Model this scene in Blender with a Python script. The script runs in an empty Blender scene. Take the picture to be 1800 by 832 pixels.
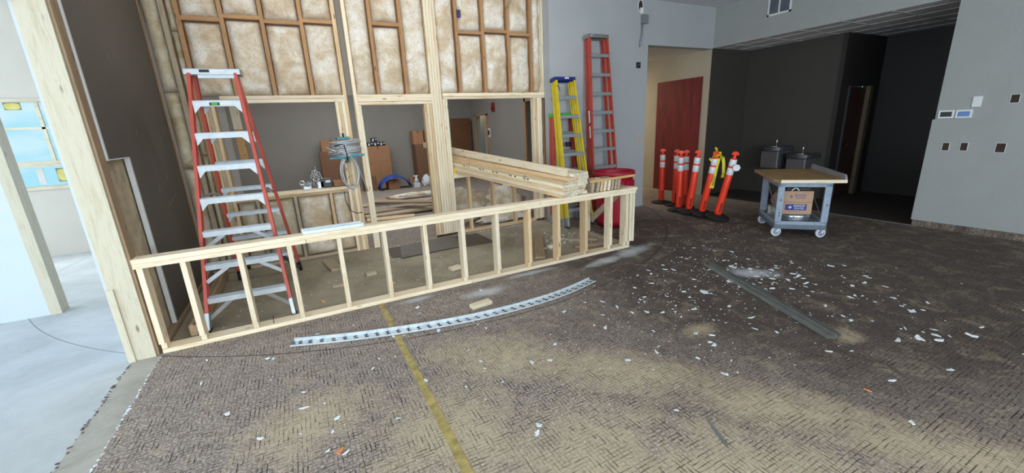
import bpy, bmesh, math, random
from mathutils import Vector, Matrix, noise
random.seed(7)
D = bpy.data
COL = bpy.context.scene.collection
sin, cos, pi, rad = math.sin, math.cos, math.pi, math.radians

# ------------------------------------------------------------------ camera (measured)
FPX = 711.9; CAMH = 1.68
PIT, ROL, YAW = rad(15.294), rad(-2.779), rad(26.887)
fwd = Vector((sin(YAW)*cos(PIT), cos(YAW)*cos(PIT), -sin(PIT)))
rgt = Vector((cos(YAW), -sin(YAW), 0)); upv = rgt.cross(fwd)
r2 = rgt*cos(ROL) + upv*sin(ROL); u2 = -rgt*sin(ROL) + upv*cos(ROL)
cam = D.cameras.new('camera'); camo = D.objects.new('camera', cam); COL.objects.link(camo)
cam.sensor_fit = 'HORIZONTAL'; cam.sensor_width = 36; cam.lens = 36*FPX/1800; cam.clip_start = .05
M = Matrix((r2, u2, -fwd)).transposed().to_4x4(); M.translation = (0, 0, CAMH)
camo.matrix_world = M
bpy.context.scene.camera = camo

# ------------------------------------------------------------------ materials
def L(c):
    if isinstance(c, str): c = [int(c[i:i+2], 16) for i in (0, 2, 4)]
    f = lambda v: v/12.92 if v <= .04045 else ((v+.055)/1.055)**2.4
    return tuple(f(v/255) for v in c) + (1,)
class NT:
    def __init__(s, name):
        s.m = D.materials.new(name); s.m.use_nodes = True
        s.t = s.m.node_tree; s.b = s.t.nodes['Principled BSDF']; s.n = s.t.nodes; s.l = s.t.links
    def N(s, typ, **k):
        n = s.n.new(typ)
        for a, v in k.items():
            if a.startswith('i_'):
                key = a[2:]; key = int(key) if key.isdigit() else key
                n.inputs[key].default_value = v
            else: setattr(n, a, v)
        return n
    def C(s, a, b): s.l.new(a, b)
    def coord(s, scale=(1, 1, 1), kind='Object', offset_random=False):
        tc = s.N('ShaderNodeTexCoord'); out = tc.outputs[kind]
        if offset_random:
            oi = s.N('ShaderNodeObjectInfo'); mu = s.N('ShaderNodeVectorMath', operation='SCALE'); cx = s.N('ShaderNodeCombineXYZ')
            for i in range(3): s.C(oi.outputs['Random'], cx.inputs[i])
            s.C(cx.outputs[0], mu.inputs[0]); mu.inputs['Scale'].default_value = 37
            ad = s.N('ShaderNodeVectorMath', operation='ADD'); s.C(out, ad.inputs[0]); s.C(mu.outputs[0], ad.inputs[1]); out = ad.outputs[0]
        mp = s.N('ShaderNodeMapping'); mp.inputs['Scale'].default_value = scale; s.C(out, mp.inputs[0]); return mp.outputs[0]
    def noise(s, vec, scale=5, detail=3, rough=.5, dist=0):
        n = s.N('ShaderNodeTexNoise'); n.inputs['Scale'].default_value = scale; n.inputs['Detail'].default_value = detail
        n.inputs['Roughness'].default_value = rough; n.inputs['Distortion'].default_value = dist
        if vec is not None: s.C(vec, n.inputs['Vector'])
        return n.outputs[0]
    def ramp(s, fac, stops):
        r = s.N('ShaderNodeValToRGB'); e = r.color_ramp.elements
        while len(e) < len(stops): e.new(.5)
        for i, (p, c) in enumerate(stops): e[i].position = p; e[i].color = c if len(c) == 4 else tuple(c)+(1,)
        s.C(fac, r.inputs[0]); return r.outputs[0]
    def mix(s, fac, a, b, mode='MIX'):
        m = s.N('ShaderNodeMix', data_type='RGBA', blend_type=mode)
        for v, i in ((fac, 0), (a, 6), (b, 7)):
            if hasattr(v, 'links'): s.C(v, m.inputs[i])
            else: m.inputs[i].default_value = v
        return m.outputs[2]
    def math(s, op, a, b=None, clamp=False):
        m = s.N('ShaderNodeMath', operation=op, use_clamp=clamp)
        for i, v in enumerate((a, b)):
            if v is None: continue
            if hasattr(v, 'links'): s.C(v, m.inputs[i])
            else: m.inputs[i].default_value = v
        return m.outputs[0]
    def bump(s, h, strength=.3, dist=.01):
        b = s.N('ShaderNodeBump'); b.inputs['Strength'].default_value = strength; b.inputs['Distance'].default_value = dist
        s.C(h, b.inputs['Height']); s.C(b.outputs[0], s.b.inputs['Normal'])
    def base(s, c):
        if hasattr(c, 'links'): s.C(c, s.b.inputs['Base Color'])
        else: s.b.inputs['Base Color'].default_value = c
    def rough(s, v, metal=0):
        if hasattr(v, 'links'): s.C(v, s.b.inputs['Roughness'])
        else: s.b.inputs['Roughness'].default_value = v
        s.b.inputs['Metallic'].default_value = metal
BW = lambda v: (v, v, v, 1)

def plain(name, col, rough=.6, metal=0, var=.12, scale=6, bump=0, bscale=60):
    t = NT(name); c = L(col)
    n = t.noise(t.coord(), scale, 4, .6)
    lo = tuple(v*(1-var) for v in c[:3])+(1,); hi = tuple(min(1, v*(1+var)) for v in c[:3])+(1,)
    t.base(t.ramp(n, [(.3, lo), (.7, hi)])); t.rough(rough, metal)
    if bump: t.bump(t.noise(t.coord(), bscale, 3), bump, .004)
    return t.m
_w = {}
WOOD = {'pine': ('eddec4', 'dcc59c', 'c09c6a'), 'tan': ('dcc098', 'c6a274', 'a07a4c'), 'old': ('b48a60', '9c734a', '745132'),
        'grey': ('b3a48c', '8f7f68', '665742'), 'strip': ('d7ab74', 'c4955c', '9a6c3c'), 'pale': ('efe6cc', 'dccfae', 'c2aa80'),
        'brown': ('a38b70', '8a735a', '665340'), 'post': ('cbc3ae', 'bfb59c', '9c8c6a')}
def wood(kind='pine', ax='X'):
    k = kind+ax
    if k in _w: return _w[k]
    t = NT('wood_'+kind+'_'+ax.lower()); a, b, c = [L(x) for x in WOOD[kind]]
    sc = {'X': (1.1, 13, 13), 'Y': (13, 1.1, 13), 'Z': (13, 13, 1.1)}[ax]
    v = t.coord(sc, 'Object', True)
    n1 = t.noise(v, 2.2, 5, .6, .8); n2 = t.noise(v, 9, 2, .5, .2)
    col = t.ramp(n1, [(.32, b), (.5, a), (.68, a), (.8, b)])
    col = t.mix(t.math('MULTIPLY', t.ramp(n2, [(.55, BW(0)), (.75, BW(1))]), .35), col, c)
    ks = {'X': (3, 10, 10), 'Y': (10, 3, 10), 'Z': (10, 10, 3)}[ax]
    vo = t.N('ShaderNodeTexVoronoi'); vo.inputs['Scale'].default_value = 1.0; t.C(t.coord(ks, 'Object', True), vo.inputs['Vector'])
    col = t.mix(t.ramp(vo.outputs['Distance'], [(.05, BW(.85)), (.13, BW(0))]), col, tuple(x*.45 for x in c[:3])+(1,))
    oi = t.N('ShaderNodeObjectInfo')
    hs = t.N('ShaderNodeHueSaturation'); t.C(col, hs.inputs['Color'])
    t.C(t.math('ADD', t.math('MULTIPLY', oi.outputs['Random'], .22), .87), hs.inputs['Value'])
    t.base(hs.outputs[0]); t.rough(.72); t.bump(n1, .15, .003)
    _w[k] = t.m; return t.m

m_dark = plain('dark_grey_paint', '595550', .55, var=.05, bump=.05)
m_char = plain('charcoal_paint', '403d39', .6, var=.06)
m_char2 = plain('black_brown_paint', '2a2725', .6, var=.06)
m_white = plain('primed_drywall', 'aeb2b6', .8, var=.03, scale=2, bump=.05)
m_grey = plain('grey_wall_paint', '9da09e', .8, var=.03, scale=3, bump=.35, bscale=140)
m_beige = plain('beige_wall_paint', 'b3aa98', .8, var=.04, scale=3, bump=.1)
m_blue = plain('bare_drywall', 'c2cad4', .9, var=.02, scale=2)
m_cream = plain('cream_drywall', 'd9d5c9', .9, var=.03, scale=2)
m_backroom = plain('back_room_paint', '8f8a82', .7, var=.05, scale=1.5)
m_ceil = plain('ceiling_paint', 'dcdfe3', .9, var=.03)
m_alum = plain('aluminium', 'a4aaaf', .42, .6, var=.08, scale=12)
m_alumw = plain('step_aluminium', 'bcc4ca', .5, .35, var=.08, scale=20)
m_alumd = plain('worn_step_aluminium', '9aa1a6', .45, .4, var=.1, scale=20)
m_galv = plain('galvanized_steel', 'cfd8dd', .42, .35, var=.14, scale=18)
m_galvd = plain('dull_steel_stud', '9d9f9c', .35, .6, var=.15, scale=9)
m_fred = plain('orange_red_fibreglass', 'bd5143', .5, var=.08)
m_fred2 = plain('faded_red_fibreglass', 'b3483a', .5, var=.1)
m_yel = plain('yellow_fibreglass', 'd8c02a', .5, var=.08)
m_bluep = plain('navy_plastic', '1f2e78', .45, var=.06)
m_green = plain('green_plastic', '44b02c', .5, var=.2, scale=30)
m_blk = plain('black_rubber', '17171a', .75, var=.2)
m_blkp = plain('black_plastic', '1b1b1e', .4, var=.1)
m_can = plain('red_plastic', 'a3122e', .45, var=.08)
m_orange = plain('orange_post_plastic', 'ee3d1e', .45, var=.06)
m_refl = plain('white_reflective', 'dfe2e6', .35, var=.06, scale=40)
m_tape = plain('caution_yellow', 'e3cf22', .5, var=.1)
m_cart = plain('grey_blue_plastic', '8b99ab', .55, var=.15, scale=14)
m_carton = plain('cardboard', 'a67a57', .85, var=.06)
m_carton2 = plain('dark_cardboard', '7a5740', .85, var=.08)
m_label = plain('blue_ink', '2b3580', .6, var=.05)
m_ink = plain('black_ink', '151518', .6, var=.02)
m_paper = plain('white_paper', 'e6e6e2', .7, var=.03)
m_plasticw = plain('white_plastic', 'd9dcdf', .45, var=.03)
m_screenb = plain('blue_screen', '5f84bd', .25, var=.08)
m_screend = plain('dark_screen', '2b2d2c', .25, var=.05)
m_tarp = plain('blue_tarp', '2456b0', .4, var=.25, scale=14)
m_foil = plain('silver_duct', 'c7d0d6', .25, .9, var=.1, scale=25, bump=.8, bscale=35)
m_cable = plain('armoured_cable', 'b9bfc4', .35, .5, var=.2, scale=60)
m_teal = plain('teal_paint', '2b7f93', .45, var=.1)
m_red = plain('alarm_red', '8f1a16', .45, var=.05)
m_hole = plain('wall_cavity', '3b2c24', .9, var=.25, scale=30)
m_flake = plain('gypsum_chip', 'e3e8ec', .9, var=.08, scale=30)
m_peel = plain('orange_peel', 'd88a55', .7, var=.1)
m_chrome = plain('chrome', 'e2e4e6', .12, 1, var=.02)
m_basin = plain('black_basin', '3a3a3e', .3, var=.05)
m_stainl = plain('dark_stainless', '77777b', .4, .6, var=.08)
m_board = plain('grey_sheet_board', '6e675f', .75, var=.12, scale=4)
m_hard = plain('brown_hardboard', '584b42', .75, var=.12, scale=4)
m_redply = None
def mk_redply():
    t = NT('red_stained_plywood'); v = t.coord((5, 5, .7)); n = t.noise(v, 3, 5, .6, .6); n2 = t.noise(t.coord(), 3, 3)
    c = t.ramp(n, [(.3, L('56151a')), (.55, L('7a2026')), (.75, L('8b2b30'))]); c = t.mix(t.math('MULTIPLY', n2, .5), c, L('5f1a1e'))
    t.base(c); t.rough(.6); return t.m
m_redply = mk_redply()
def mk_glass():
    t = NT('window_pane'); tr = t.N('ShaderNodeBsdfTransparent'); gl = t.N('ShaderNodeBsdfGlossy'); gl.inputs['Roughness'].default_value = .05
    mx = t.N('ShaderNodeMixShader'); mx.inputs[0].default_value = .06; t.C(tr.outputs[0], mx.inputs[1]); t.C(gl.outputs[0], mx.inputs[2])
    t.C(mx.outputs[0], t.n['Material Output'].inputs[0]); return t.m
m_glass = mk_glass()
def mk_clear():
    t = NT('clear_plastic_film'); t.base(L('d6d9db')); t.rough(.25); t.b.inputs['Transmission Weight'].default_value = .55; t.b.inputs['IOR'].default_value = 1.1; return t.m
m_film = mk_clear()
def mk_insul():
    t = NT('fibreglass_insulation'); v = t.coord((1, 1, 1), 'Object', True)
    n = t.noise(v, 3.2, 5, .62, .5); n2 = t.noise(v, 26, 5, .7, 1.2)
    c = t.ramp(n, [(.3, L('bfa78a')), (.44, L('d0bfa6')), (.55, L('e2d9ca')), (.68, L('ede9e1'))])
    c = t.mix(t.math('MULTIPLY', t.ramp(n2, [(.35, BW(1)), (.52, BW(0))]), .42), c, L('a08560'))
    t.base(c); t.rough(.95); t.bump(t.noise(v, 40, 5, .75, 1.5), .5, .01); return t.m
m_ins = mk_insul()
def mk_insd():
    t = NT('aged_insulation'); v = t.coord((1, 1, 1), 'Object', True); n = t.noise(v, 4, 5, .65, .6); n2 = t.noise(v, 30, 5, .7, 1)
    c = t.ramp(n, [(.3, L('b39a70')), (.5, L('d6caae')), (.7, L('e6e0d2'))]); c = t.mix(t.math('MULTIPLY', n2, .3), c, L('7d6a4e'))
    t.base(c); t.rough(.95); t.bump(n2, .8, .02); return t.m
m_insd = mk_insd()
def ell(t, geo, cx, cy, rx, ry, ang=0):
    mp = t.N('ShaderNodeMapping', vector_type='TEXTURE'); mp.inputs['Location'].default_value = (cx, cy, 0)
    mp.inputs['Rotation'].default_value = (0, 0, rad(ang)); mp.inputs['Scale'].default_value = (rx, ry, 1); t.C(geo, mp.inputs[0])
    ln = t.N('ShaderNodeVectorMath', operation='LENGTH'); t.C(mp.outputs[0], ln.inputs[0])
    return t.math('SUBTRACT', 1.0, ln.outputs['Value'], True)
def arc_line(t, geo, cx, cy, r, w):
    su = t.N('ShaderNodeVectorMath', operation='DISTANCE'); t.C(geo, su.inputs[0]); su.inputs[1].default_value = (cx, cy, 0)
    d = t.math('ABSOLUTE', t.math('SUBTRACT', su.outputs['Value'], r)); return t.math('LESS_THAN', d, w)
def mk_carpet():
    t = NT('worn_carpet'); geo = t.N('ShaderNodeNewGeometry').outputs['Position']
    def mp(sc, rz=0):
        m = t.N('ShaderNodeMapping'); m.inputs['Scale'].default_value = sc; m.inputs['Rotation'].default_value = (0, 0, rz); t.C(geo, m.inputs[0]); return m.outputs[0]
    sep = t.N('ShaderNodeSeparateXYZ'); t.C(geo, sep.inputs[0])
    def rows(axis, per, gsc, ph):   # broken parallel yarn dashes along one axis
        wob = t.math('MULTIPLY', t.noise(mp((6, 6, 1)), 2, 2), 3.0)
        w_ = t.math('SINE', t.math('ADD', t.math('MULTIPLY', sep.outputs[axis], 2*pi/per), wob))
        gate = t.noise(mp(gsc), 1, 2, .6)
        return t.math('MULTIPLY', t.ramp(w_, [(.45, BW(0)), (.95, BW(1))]), t.ramp(gate, [(.44, BW(0)), (.56, BW(1))]))
    dx = rows(1, .024, (13, 70, 1), 0); dy = rows(0, .024, (70, 13, 1), 1)
    g1 = t.ramp(t.noise(mp((4, 7, 1)), 1.5, 3), [(.4, BW(.3)), (.6, BW(1))]); g2 = t.ramp(t.noise(mp((7, 4, 1)), 1.5, 3), [(.4, BW(1)), (.6, BW(.25))])
    dash = t.math('MAXIMUM', t.math('MULTIPLY', dx, g1), t.math('MULTIPLY', dy, g2))
    fib = t.noise(mp((1, 1, 1)), 230, 3, .8); fib2 = t.noise(mp((1, 1, 1)), 70, 4, .75); blot = t.noise(mp((1, 1, 1)), 1.1, 5, .65)
    c = t.ramp(fib2, [(.36, L('5c4e47')), (.5, L('9b8d83')), (.64, L('ddd3c8'))])
    c = t.mix(t.math('MULTIPLY', fib, .45), c, L('85776c'))
    c = t.mix(t.math('MULTIPLY', t.ramp(t.noise(mp((1, 1, 1)), 17, 3, .6), [(.58, BW(0)), (.7, BW(1))]), .4), c, L('7c4a44'))
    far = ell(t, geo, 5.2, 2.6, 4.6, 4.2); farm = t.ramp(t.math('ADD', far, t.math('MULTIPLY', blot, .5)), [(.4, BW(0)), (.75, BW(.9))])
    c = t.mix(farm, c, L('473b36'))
    c = t.mix(t.math('MULTIPLY', dash, .97), c, L('1c1412'))
    s = None
    for a in [(1.15, 2.45, .8, .42, -38), (1.75, 1.85, .95, .36, -45), (2.25, 1.15, 1.0, .3, -52), (1.05, 1.35, .75, .6, 10), (-.2, 2.45, .5, .36, 20),
              (2.6, .5, .7, .34, -50), (2.68, 1.98, .24, .12, 0), (3.5, 1.32, .2, .13, 0), (.55, 1.9, .6, .7, 0), (1.6, .9, 1.0, .55, -30), (-.5, 1.5, .6, .6, 0), (.3, 1.1, .9, .7, 0)]:
        e = ell(t, geo, *a); s = e if s is None else t.math('MAXIMUM', s, e)
    sn = t.noise(mp((1, 1, 1)), 4.5, 7, .75, .8); sf = t.noise(mp((1, 1, 1)), 45, 4, .75)
    sv = t.math('ADD', t.math('MULTIPLY', s, .45), t.math('ADD', t.math('MULTIPLY', sn, .92), t.math('MULTIPLY', sf, .55)))
    sm = t.ramp(t.math('MULTIPLY', sv, .7), [(.52, BW(0)), (.67, BW(.45)), (.9, BW(.9))])
    c = t.mix(t.math('MULTIPLY', sm, t.math('SUBTRACT', 1.0, t.math('MULTIPLY', dash, .75))), c, L('cbb998'))
    w = None
    for a in [(4.2, 2.52, .4, .22, -40), (1.5, 3.68, .35, .14, 0), (3.72, 3.85, .55, .2, 12), (.85, 3.9, .3, .08, 0), (3.2, 3.75, .5, .14, 10), (2.2, 3.9, .5, .08, 0)]:
        e = ell(t, geo, *a); w = e if w is None else t.math('MAXIMUM', w, e)
    wm = t.ramp(t.math('ADD', t.math('MULTIPLY', w, .55), t.math('ADD', t.math('MULTIPLY', sn, .5), t.math('MULTIPLY', sf, .35))), [(.52, BW(0)), (.85, BW(.85))])
    c = t.mix(wm, c, L('c3c6ca'))
    c = t.mix(t.math('MULTIPLY', arc_line(t, geo, 1.605, 7.867, 4.834, .006), .8), c, L('1d1918'))
    t.base(c); t.rough(.95)
    t.bump(t.math('ADD', t.math('SUBTRACT', 1.0, dash), t.math('MULTIPLY', fib2, .6)), .5, .006); return t.m
m_carpet = mk_carpet()
def mk_conc(name, cols, dust=True, arc=False):
    t = NT(name); geo = t.N('ShaderNodeNewGeometry').outputs['Position']
    n = t.noise(geo, 1.6, 6, .65, .6); n2 = t.noise(geo, 9, 5, .7, .3)
    c = t.ramp(n, [(.3, L(cols[0])), (.5, L(cols[1])), (.72, L(cols[2]))])
    c = t.mix(t.ramp(n2, [(.55, BW(0)), (.8, BW(.4))]), c, L(cols[3]))
    if arc: c = t.mix(t.math('MULTIPLY', arc_line(t, geo, 1.605, 7.867, 4.834, .004), .7), c, L('5c5c5e'))
    t.base(c); t.rough(.85); t.bump(n2, .15, .004); return t.m
m_conc = mk_conc('dusty_concrete', ('a9adad', 'b9bdbe', 'c6c9ca', 'd8dadb'), arc=True)
m_strip = mk_conc('glue_streaked_concrete', ('8d867b', 'aaa59b', 'bfbab0', 'd5d2ca'), arc=True)
m_nook = mk_conc('bare_slab', ('847a68', '9c937f', 'aea692', 'bfb9aa'))
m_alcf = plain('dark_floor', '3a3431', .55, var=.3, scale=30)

# ------------------------------------------------------------------ mesh helpers
class MB:
    def __init__(s): s.v = []; s.f = []
    def add(s, vs, fs):
        o = len(s.v); s.v += [Vector(v) for v in vs]; s.f += [[i+o for i in f] for f in fs]; return s
    def box(s, x0, x1, y0, y1, z0, z1):
        return s.add([(x, y, z) for x in (x0, x1) for y in (y0, y1) for z in (z0, z1)],
                     [(0, 1, 3, 2), (4, 6, 7, 5), (0, 4, 5, 1), (2, 3, 7, 6), (0, 2, 6, 4), (1, 5, 7, 3)])
    def prism(s, prof, p0, p1, u, prof1=None):
        p0, p1 = Vector(p0), Vector(p1); d = (p1-p0).normalized(); u = Vector(u); u = (u-d*u.dot(d)).normalized(); w = d.cross(u)
        n = len(prof); q = prof1 or prof
        return s.add([p0+u*a+w*b for a, b in prof]+[p1+u*a+w*b for a, b in q],
                     [list(range(n))[::-1], list(range(n, 2*n))]+[(i, (i+1) % n, n+(i+1) % n, n+i) for i in range(n)])
    def bar(s, p0, p1, a, b, u=(0, 0, 1)):
        return s.prism([(-a/2, -b/2), (a/2, -b/2), (a/2, b/2), (-a/2, b/2)], p0, p1, u)
    def tube(s, pts, r, n=8, closed=False):
        pts = [Vector(p) for p in pts]; m = len(pts); rings = []; ref = None
        for i, p in enumerate(pts):
            a = pts[i-1] if (i or closed) else p; b = pts[(i+1) % m] if (i < m-1 or closed) else p
            d = (b-a).normalized()
            if ref is None: ref = d.orthogonal().normalized()
            ref = (ref-d*ref.dot(d)).normalized(); w = d.cross(ref)
            rr = r[i] if isinstance(r, (list, tuple)) else r
            rings.append([p+(ref*cos(2*pi*k/n)+w*sin(2*pi*k/n))*rr for k in range(n)])
        vs = [v for q in rings for v in q]; fs = []
        for i in range(m if closed else m-1):
            for k in range(n): fs.append((i*n+k, i*n+(k+1) % n, ((i+1) % m)*n+(k+1) % n, ((i+1) % m)*n+k))
        if not closed: fs += [list(range(n))[::-1], list(range((m-1)*n, m*n))]
        return s.add(vs, fs)
    def lathe(s, prof, c=(0, 0, 0), n=24, sy=1):
        vs = []; fs = []; m = len(prof)
        for r, z in prof: vs += [(c[0]+r*cos(2*pi*k/n), c[1]+r*sin(2*pi*k/n)*sy, c[2]+z) for k in range(n)]
        for i in range(m-1):
            for k in range(n): fs.append((i*n+k, i*n+(k+1) % n, (i+1)*n+(k+1) % n, (i+1)*n+k))
        fs += [list(range(n))[::-1], list(range((m-1)*n, m*n))]
        return s.add(vs, fs)
    def xf(s, Mx, start=0):
        for i in range(start, len(s.v)): s.v[i] = Mx @ s.v[i]
        return s
    def build(s, name, mat, parent=None, smooth=False, bevel=0, at=None):
        me = D.meshes.new(name); off = Vector(at) if at is not None else Vector()
        me.from_pydata([tuple(v-off) for v in s.v], [], s.f)
        bm = bmesh.new(); bm.from_mesh(me); bmesh.ops.recalc_face_normals(bm, faces=bm.faces); bm.to_mesh(me); bm.free()
        me.materials.append(mat)
        if smooth:
            for p in me.polygons: p.use_smooth = True
        o = D.objects.new(name, me); COL.objects.link(o); o.location = off
        if parent: o.parent = parent
        if bevel:
            b = o.modifiers.new('bevel', 'BEVEL'); b.width = bevel; b.segments = 2; b.limit_method = 'ANGLE'
        return o
def tag(o, label, cat, group=None, kind=None):
    o['label'] = label; o['category'] = cat
    if group: o['group'] = group
    if kind: o['kind'] = kind
    return o
def struct(o, label=None):
    o['kind'] = 'structure'
    if label: o['label'] = label
    return o
def empty(name, loc=(0, 0, 0), rz=0, label=None, cat=None, group=None):
    o = D.objects.new(name, None); COL.objects.link(o); o.location = loc; o.rotation_euler = (0, 0, rz); o.empty_display_size = .1
    if label: tag(o, label, cat, group)
    return o
def board(name, a, b, w, t, kind='pine', parent=None, ref=(0, 0, 1), bevel=.003):
    """timber from a to b; w is measured along ref, t across it; grain runs along the object's X"""
    a, b = Vector(a), Vector(b); d = (b-a).normalized(); r = Vector(ref); r = (r-d*r.dot(d)).normalized(); q = d.cross(r)
    ln = (b-a).length
    o = MB().box(-ln/2, ln/2, -w/2, w/2, -t/2, t/2).build(name, wood(kind), parent, bevel=bevel)
    Mx = Matrix((d, r, q)).transposed().to_4x4(); Mx.translation = (a+b)/2
    o.matrix_local = Mx
    return o
def bx(name, x0, x1, y0, y1, z0, z1, mat, parent=None, bevel=.002, off=None):
    c = ((x0+x1)/2, (y0+y1)/2, (z0+z1)/2)
    return MB().box(x0, x1, y0, y1, z0, z1).build(name, mat, parent, bevel=bevel, at=c)
def text(body, size, mat, parent, Mx, name='printed_text', ext=.0006):
    cu = D.curves.new(name, 'FONT'); cu.body = body; cu.size = size; cu.extrude = ext; cu.align_x = 'CENTER'; cu.align_y = 'CENTER'
    t0 = D.objects.new('text_source', cu); COL.objects.link(t0); bpy.context.view_layer.update()
    me = D.meshes.new_from_object(t0.evaluated_get(bpy.context.evaluated_depsgraph_get())); D.objects.remove(t0); D.curves.remove(cu)
    me.name = name; me.materials.clear(); me.materials.append(mat)
    o = D.objects.new(name, me); COL.objects.link(o); o.parent = parent; o.matrix_local = Mx; return o
def frame(x, y, z, o):
    Mx = Matrix((Vector(x).normalized(), Vector(y).normalized(), Vector(z).normalized())).transposed().to_4x4(); Mx.translation = o; return Mx

# ------------------------------------------------------------------ room shell
CE = 3.74; XR = 7.8
f = MB(); f.box(-1.25, 3.9, -6.2, 4.0, -.06, 0); f.box(3.9, XR, -6.2, 5.98, -.06, 0); f.box(6.02, XR, 5.98, 13.7, -.06, 0); f.box(-1.6, 5.6, 6.1, 13.7, -.06, 0)
struct(f.build('floor', m_carpet), 'dark brown woven carpet strewn with sawdust and plaster')
struct(MB().box(-1.44, 3.9, 4.0, 6.1, -.06, 0).build('floor', m_nook), 'bare concrete slab between the half wall and the stud wall')
struct(MB().box(-8, -1.44, -6.2, 9.0, -.06, 0).build('floor', m_conc), 'pale dusty concrete floor of the room on the left')
struct(MB().box(-1.44, -1.25, -6.2, 4.0, -.06, 0).build('floor', m_strip), 'glue stained concrete strip between carpet and pale slab')
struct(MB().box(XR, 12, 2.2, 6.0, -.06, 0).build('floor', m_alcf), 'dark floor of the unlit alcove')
struct(MB().box(-8, 12, -6.2, 14, CE, CE+.1).build('ceiling', m_ceil))
# right wall: lower skin, piece before the alcove, header over it, pier and corridor side
w = MB(); w.box(XR, XR+.16, -6.2, 2.43, .09, CE); w.box(XR, XR+.03, 2.43, 6.0, 3.0, CE); wr = struct(w.build('wall_right', m_grey), 'grey textured wall with outlet holes right of the dark alcove')
struct(MB().box(XR-.012, XR, -6.2, 2.45, .09, 1.49).build('trim_1', m_grey), 'lower grey wall board with a raised edge')
struct(MB().box(XR-.02, XR+.1, -6.2, 2.43, 0, .09).build('baseboard_right', m_carpet), 'carpet cove base along the right wall')
struct(MB().box(XR, XR+.16, 6.0, 13.6, 0, CE).build('wall_corridor', m_beige), 'beige corridor wall carrying the red panel')
struct(MB().box(XR-.015, XR, 6.02, 6.15, 0, .1).box(XR-.015, XR, 7.4, 11, 0, .1).build('baseboard_corridor', m_beige))
struct(MB().box(XR-.03, XR+.03, 2.43, 6.0, 0, .006).build('trim_2', m_galvd), 'thin metal threshold strip at the alcove floor edge')
# primed wall behind the ladders, with the corridor opening
w = MB(); w.box(3.87, 6.02, 5.98, 6.16, 0, CE); w.box(6.02, XR, 5.98, 6.16, 2.99, CE); wb = struct(w.build('wall_primed', m_white), 'pale primed drywall behind the leaning ladders')
struct(MB().box(3.88, 6.02, 5.965, 5.98, 0, .05).build('baseboard_primed', m_white))
struct(MB().box(6.02, XR, 6.16, 13.6, 3.0, 3.06).build('ceiling', m_ceil))
struct(MB().box(5.86, 6.02, 6.16, 13.6, 0, CE).build('wall_corridor_left', m_beige))
struct(MB().box(6.02, XR, 13.4, 13.6, 0, CE).build('wall_corridor_end', m_beige))
# alcove
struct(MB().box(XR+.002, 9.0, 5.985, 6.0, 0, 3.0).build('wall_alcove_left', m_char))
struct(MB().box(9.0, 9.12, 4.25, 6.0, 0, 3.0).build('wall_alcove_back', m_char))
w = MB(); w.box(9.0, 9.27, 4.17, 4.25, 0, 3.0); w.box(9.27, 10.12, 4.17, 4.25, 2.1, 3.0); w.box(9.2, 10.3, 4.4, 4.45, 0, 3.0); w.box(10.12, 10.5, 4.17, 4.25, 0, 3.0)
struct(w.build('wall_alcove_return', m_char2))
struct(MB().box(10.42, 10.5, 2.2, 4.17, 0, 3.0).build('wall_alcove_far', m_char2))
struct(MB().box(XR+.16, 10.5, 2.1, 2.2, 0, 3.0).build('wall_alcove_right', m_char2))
t = MB(); t.box(XR+.03, 10.5, 2.1, 6.0, 3.0, 3.05); al = struct(t.build('ceiling', plain('acoustic_tile', 'e3e3e6', .9, var=.1, scale=40)))
g = MB()
for i in range(5): g.box(XR+.5*i+.3, XR+.5*i+.325, 2.2, 5.95, 2.994, 3.0)
for i in range(6): g.box(XR+.031, 10.4, 2.5+.61*i, 2.525+.61*i, 2.994, 3.0)
struct(g.build('trim_3', plain('ceiling_grid', 'c9c9cc', .6)))
d8 = MB().box(9.31, 10.0, 4.2, 4.24, .01, 2.08).build('door_1', plain('dark_stained_door', '3a2420', .5, var=.15)); struct(d8, 'dark stained door in the alcove, right of the drinking fountains')
MB().box(9.27, 9.31, 4.14, 4.26, 0, 2.1).build('door_frame', m_basin, d8); MB().box(10.0, 10.12, 4.13, 4.26, 0, 2.1).build('door_jamb', plain('dull_door_jamb', '6a5a48', .6), d8)
MB().tube([(9.4, 4.19, 1.02), (9.4, 4.14, 1.02), (9.5, 4.14, 1.02)], .011).build('door_handle', m_chrome, d8)
MB().box(9.37, 9.43, 4.194, 4.2, .95, 1.12).build('door_plate', m_chrome, d8)

# left wall end (post), drywall skins
w = MB(); w.box(-1.47, -1.455, 4.005, 6.3, 0, CE); w.box(-1.455, -1.29, 6.0, 6.3, 0, CE)
wl = struct(w.build('wall_left', m_blue), 'wall end with pale boards and a dark painted face')
s = MB(); s.box(-1.29, -1.262, 4.145, 6.16, 1.575, CE); s.box(-1.29, -1.262, 4.585, 6.16, .0, 1.575); s.build('dark_drywall', m_dark, wl)
MB().box(-1.45, -1.305, 4.12, 6.0, 0, CE).build('cavity_board', plain('stained_cavity_board', 'b3a68c', .9, var=.3, scale=7), wl)
s = MB(); s.box(-1.292, -1.258, 4.122, 4.146, 1.575, CE); s.build('corner_bead', m_plasticw, wl)
s = MB(); s.box(-1.292, -1.258, 4.56, 4.588, .02, 1.575); s.box(-1.292, -1.258, 4.13, 4.56, 1.568, 1.578); s.build('cut_edge', m_plasticw, wl)
bx('face_board', -1.447, -1.285, 3.98, 4.0, 0, CE, wood('post', 'Z'), wl)
bx('edge_board', -1.455, -1.41, 3.965, 3.98, 0, .62, wood('post', 'Z'), wl)
bx('stud', -1.447, -1.268, 4.0, 4.12, 0, CE, wood('brown', 'Z'), wl)
bx('bottom_plate', -1.40, -1.235, 4.1, 6.1, 0, .045, wood('brown', 'Y'), wl)
bx('stud_tie', -1.4, -1.396, 4.15, 4.2, .55, .68, m_galvd, wl)
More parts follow.
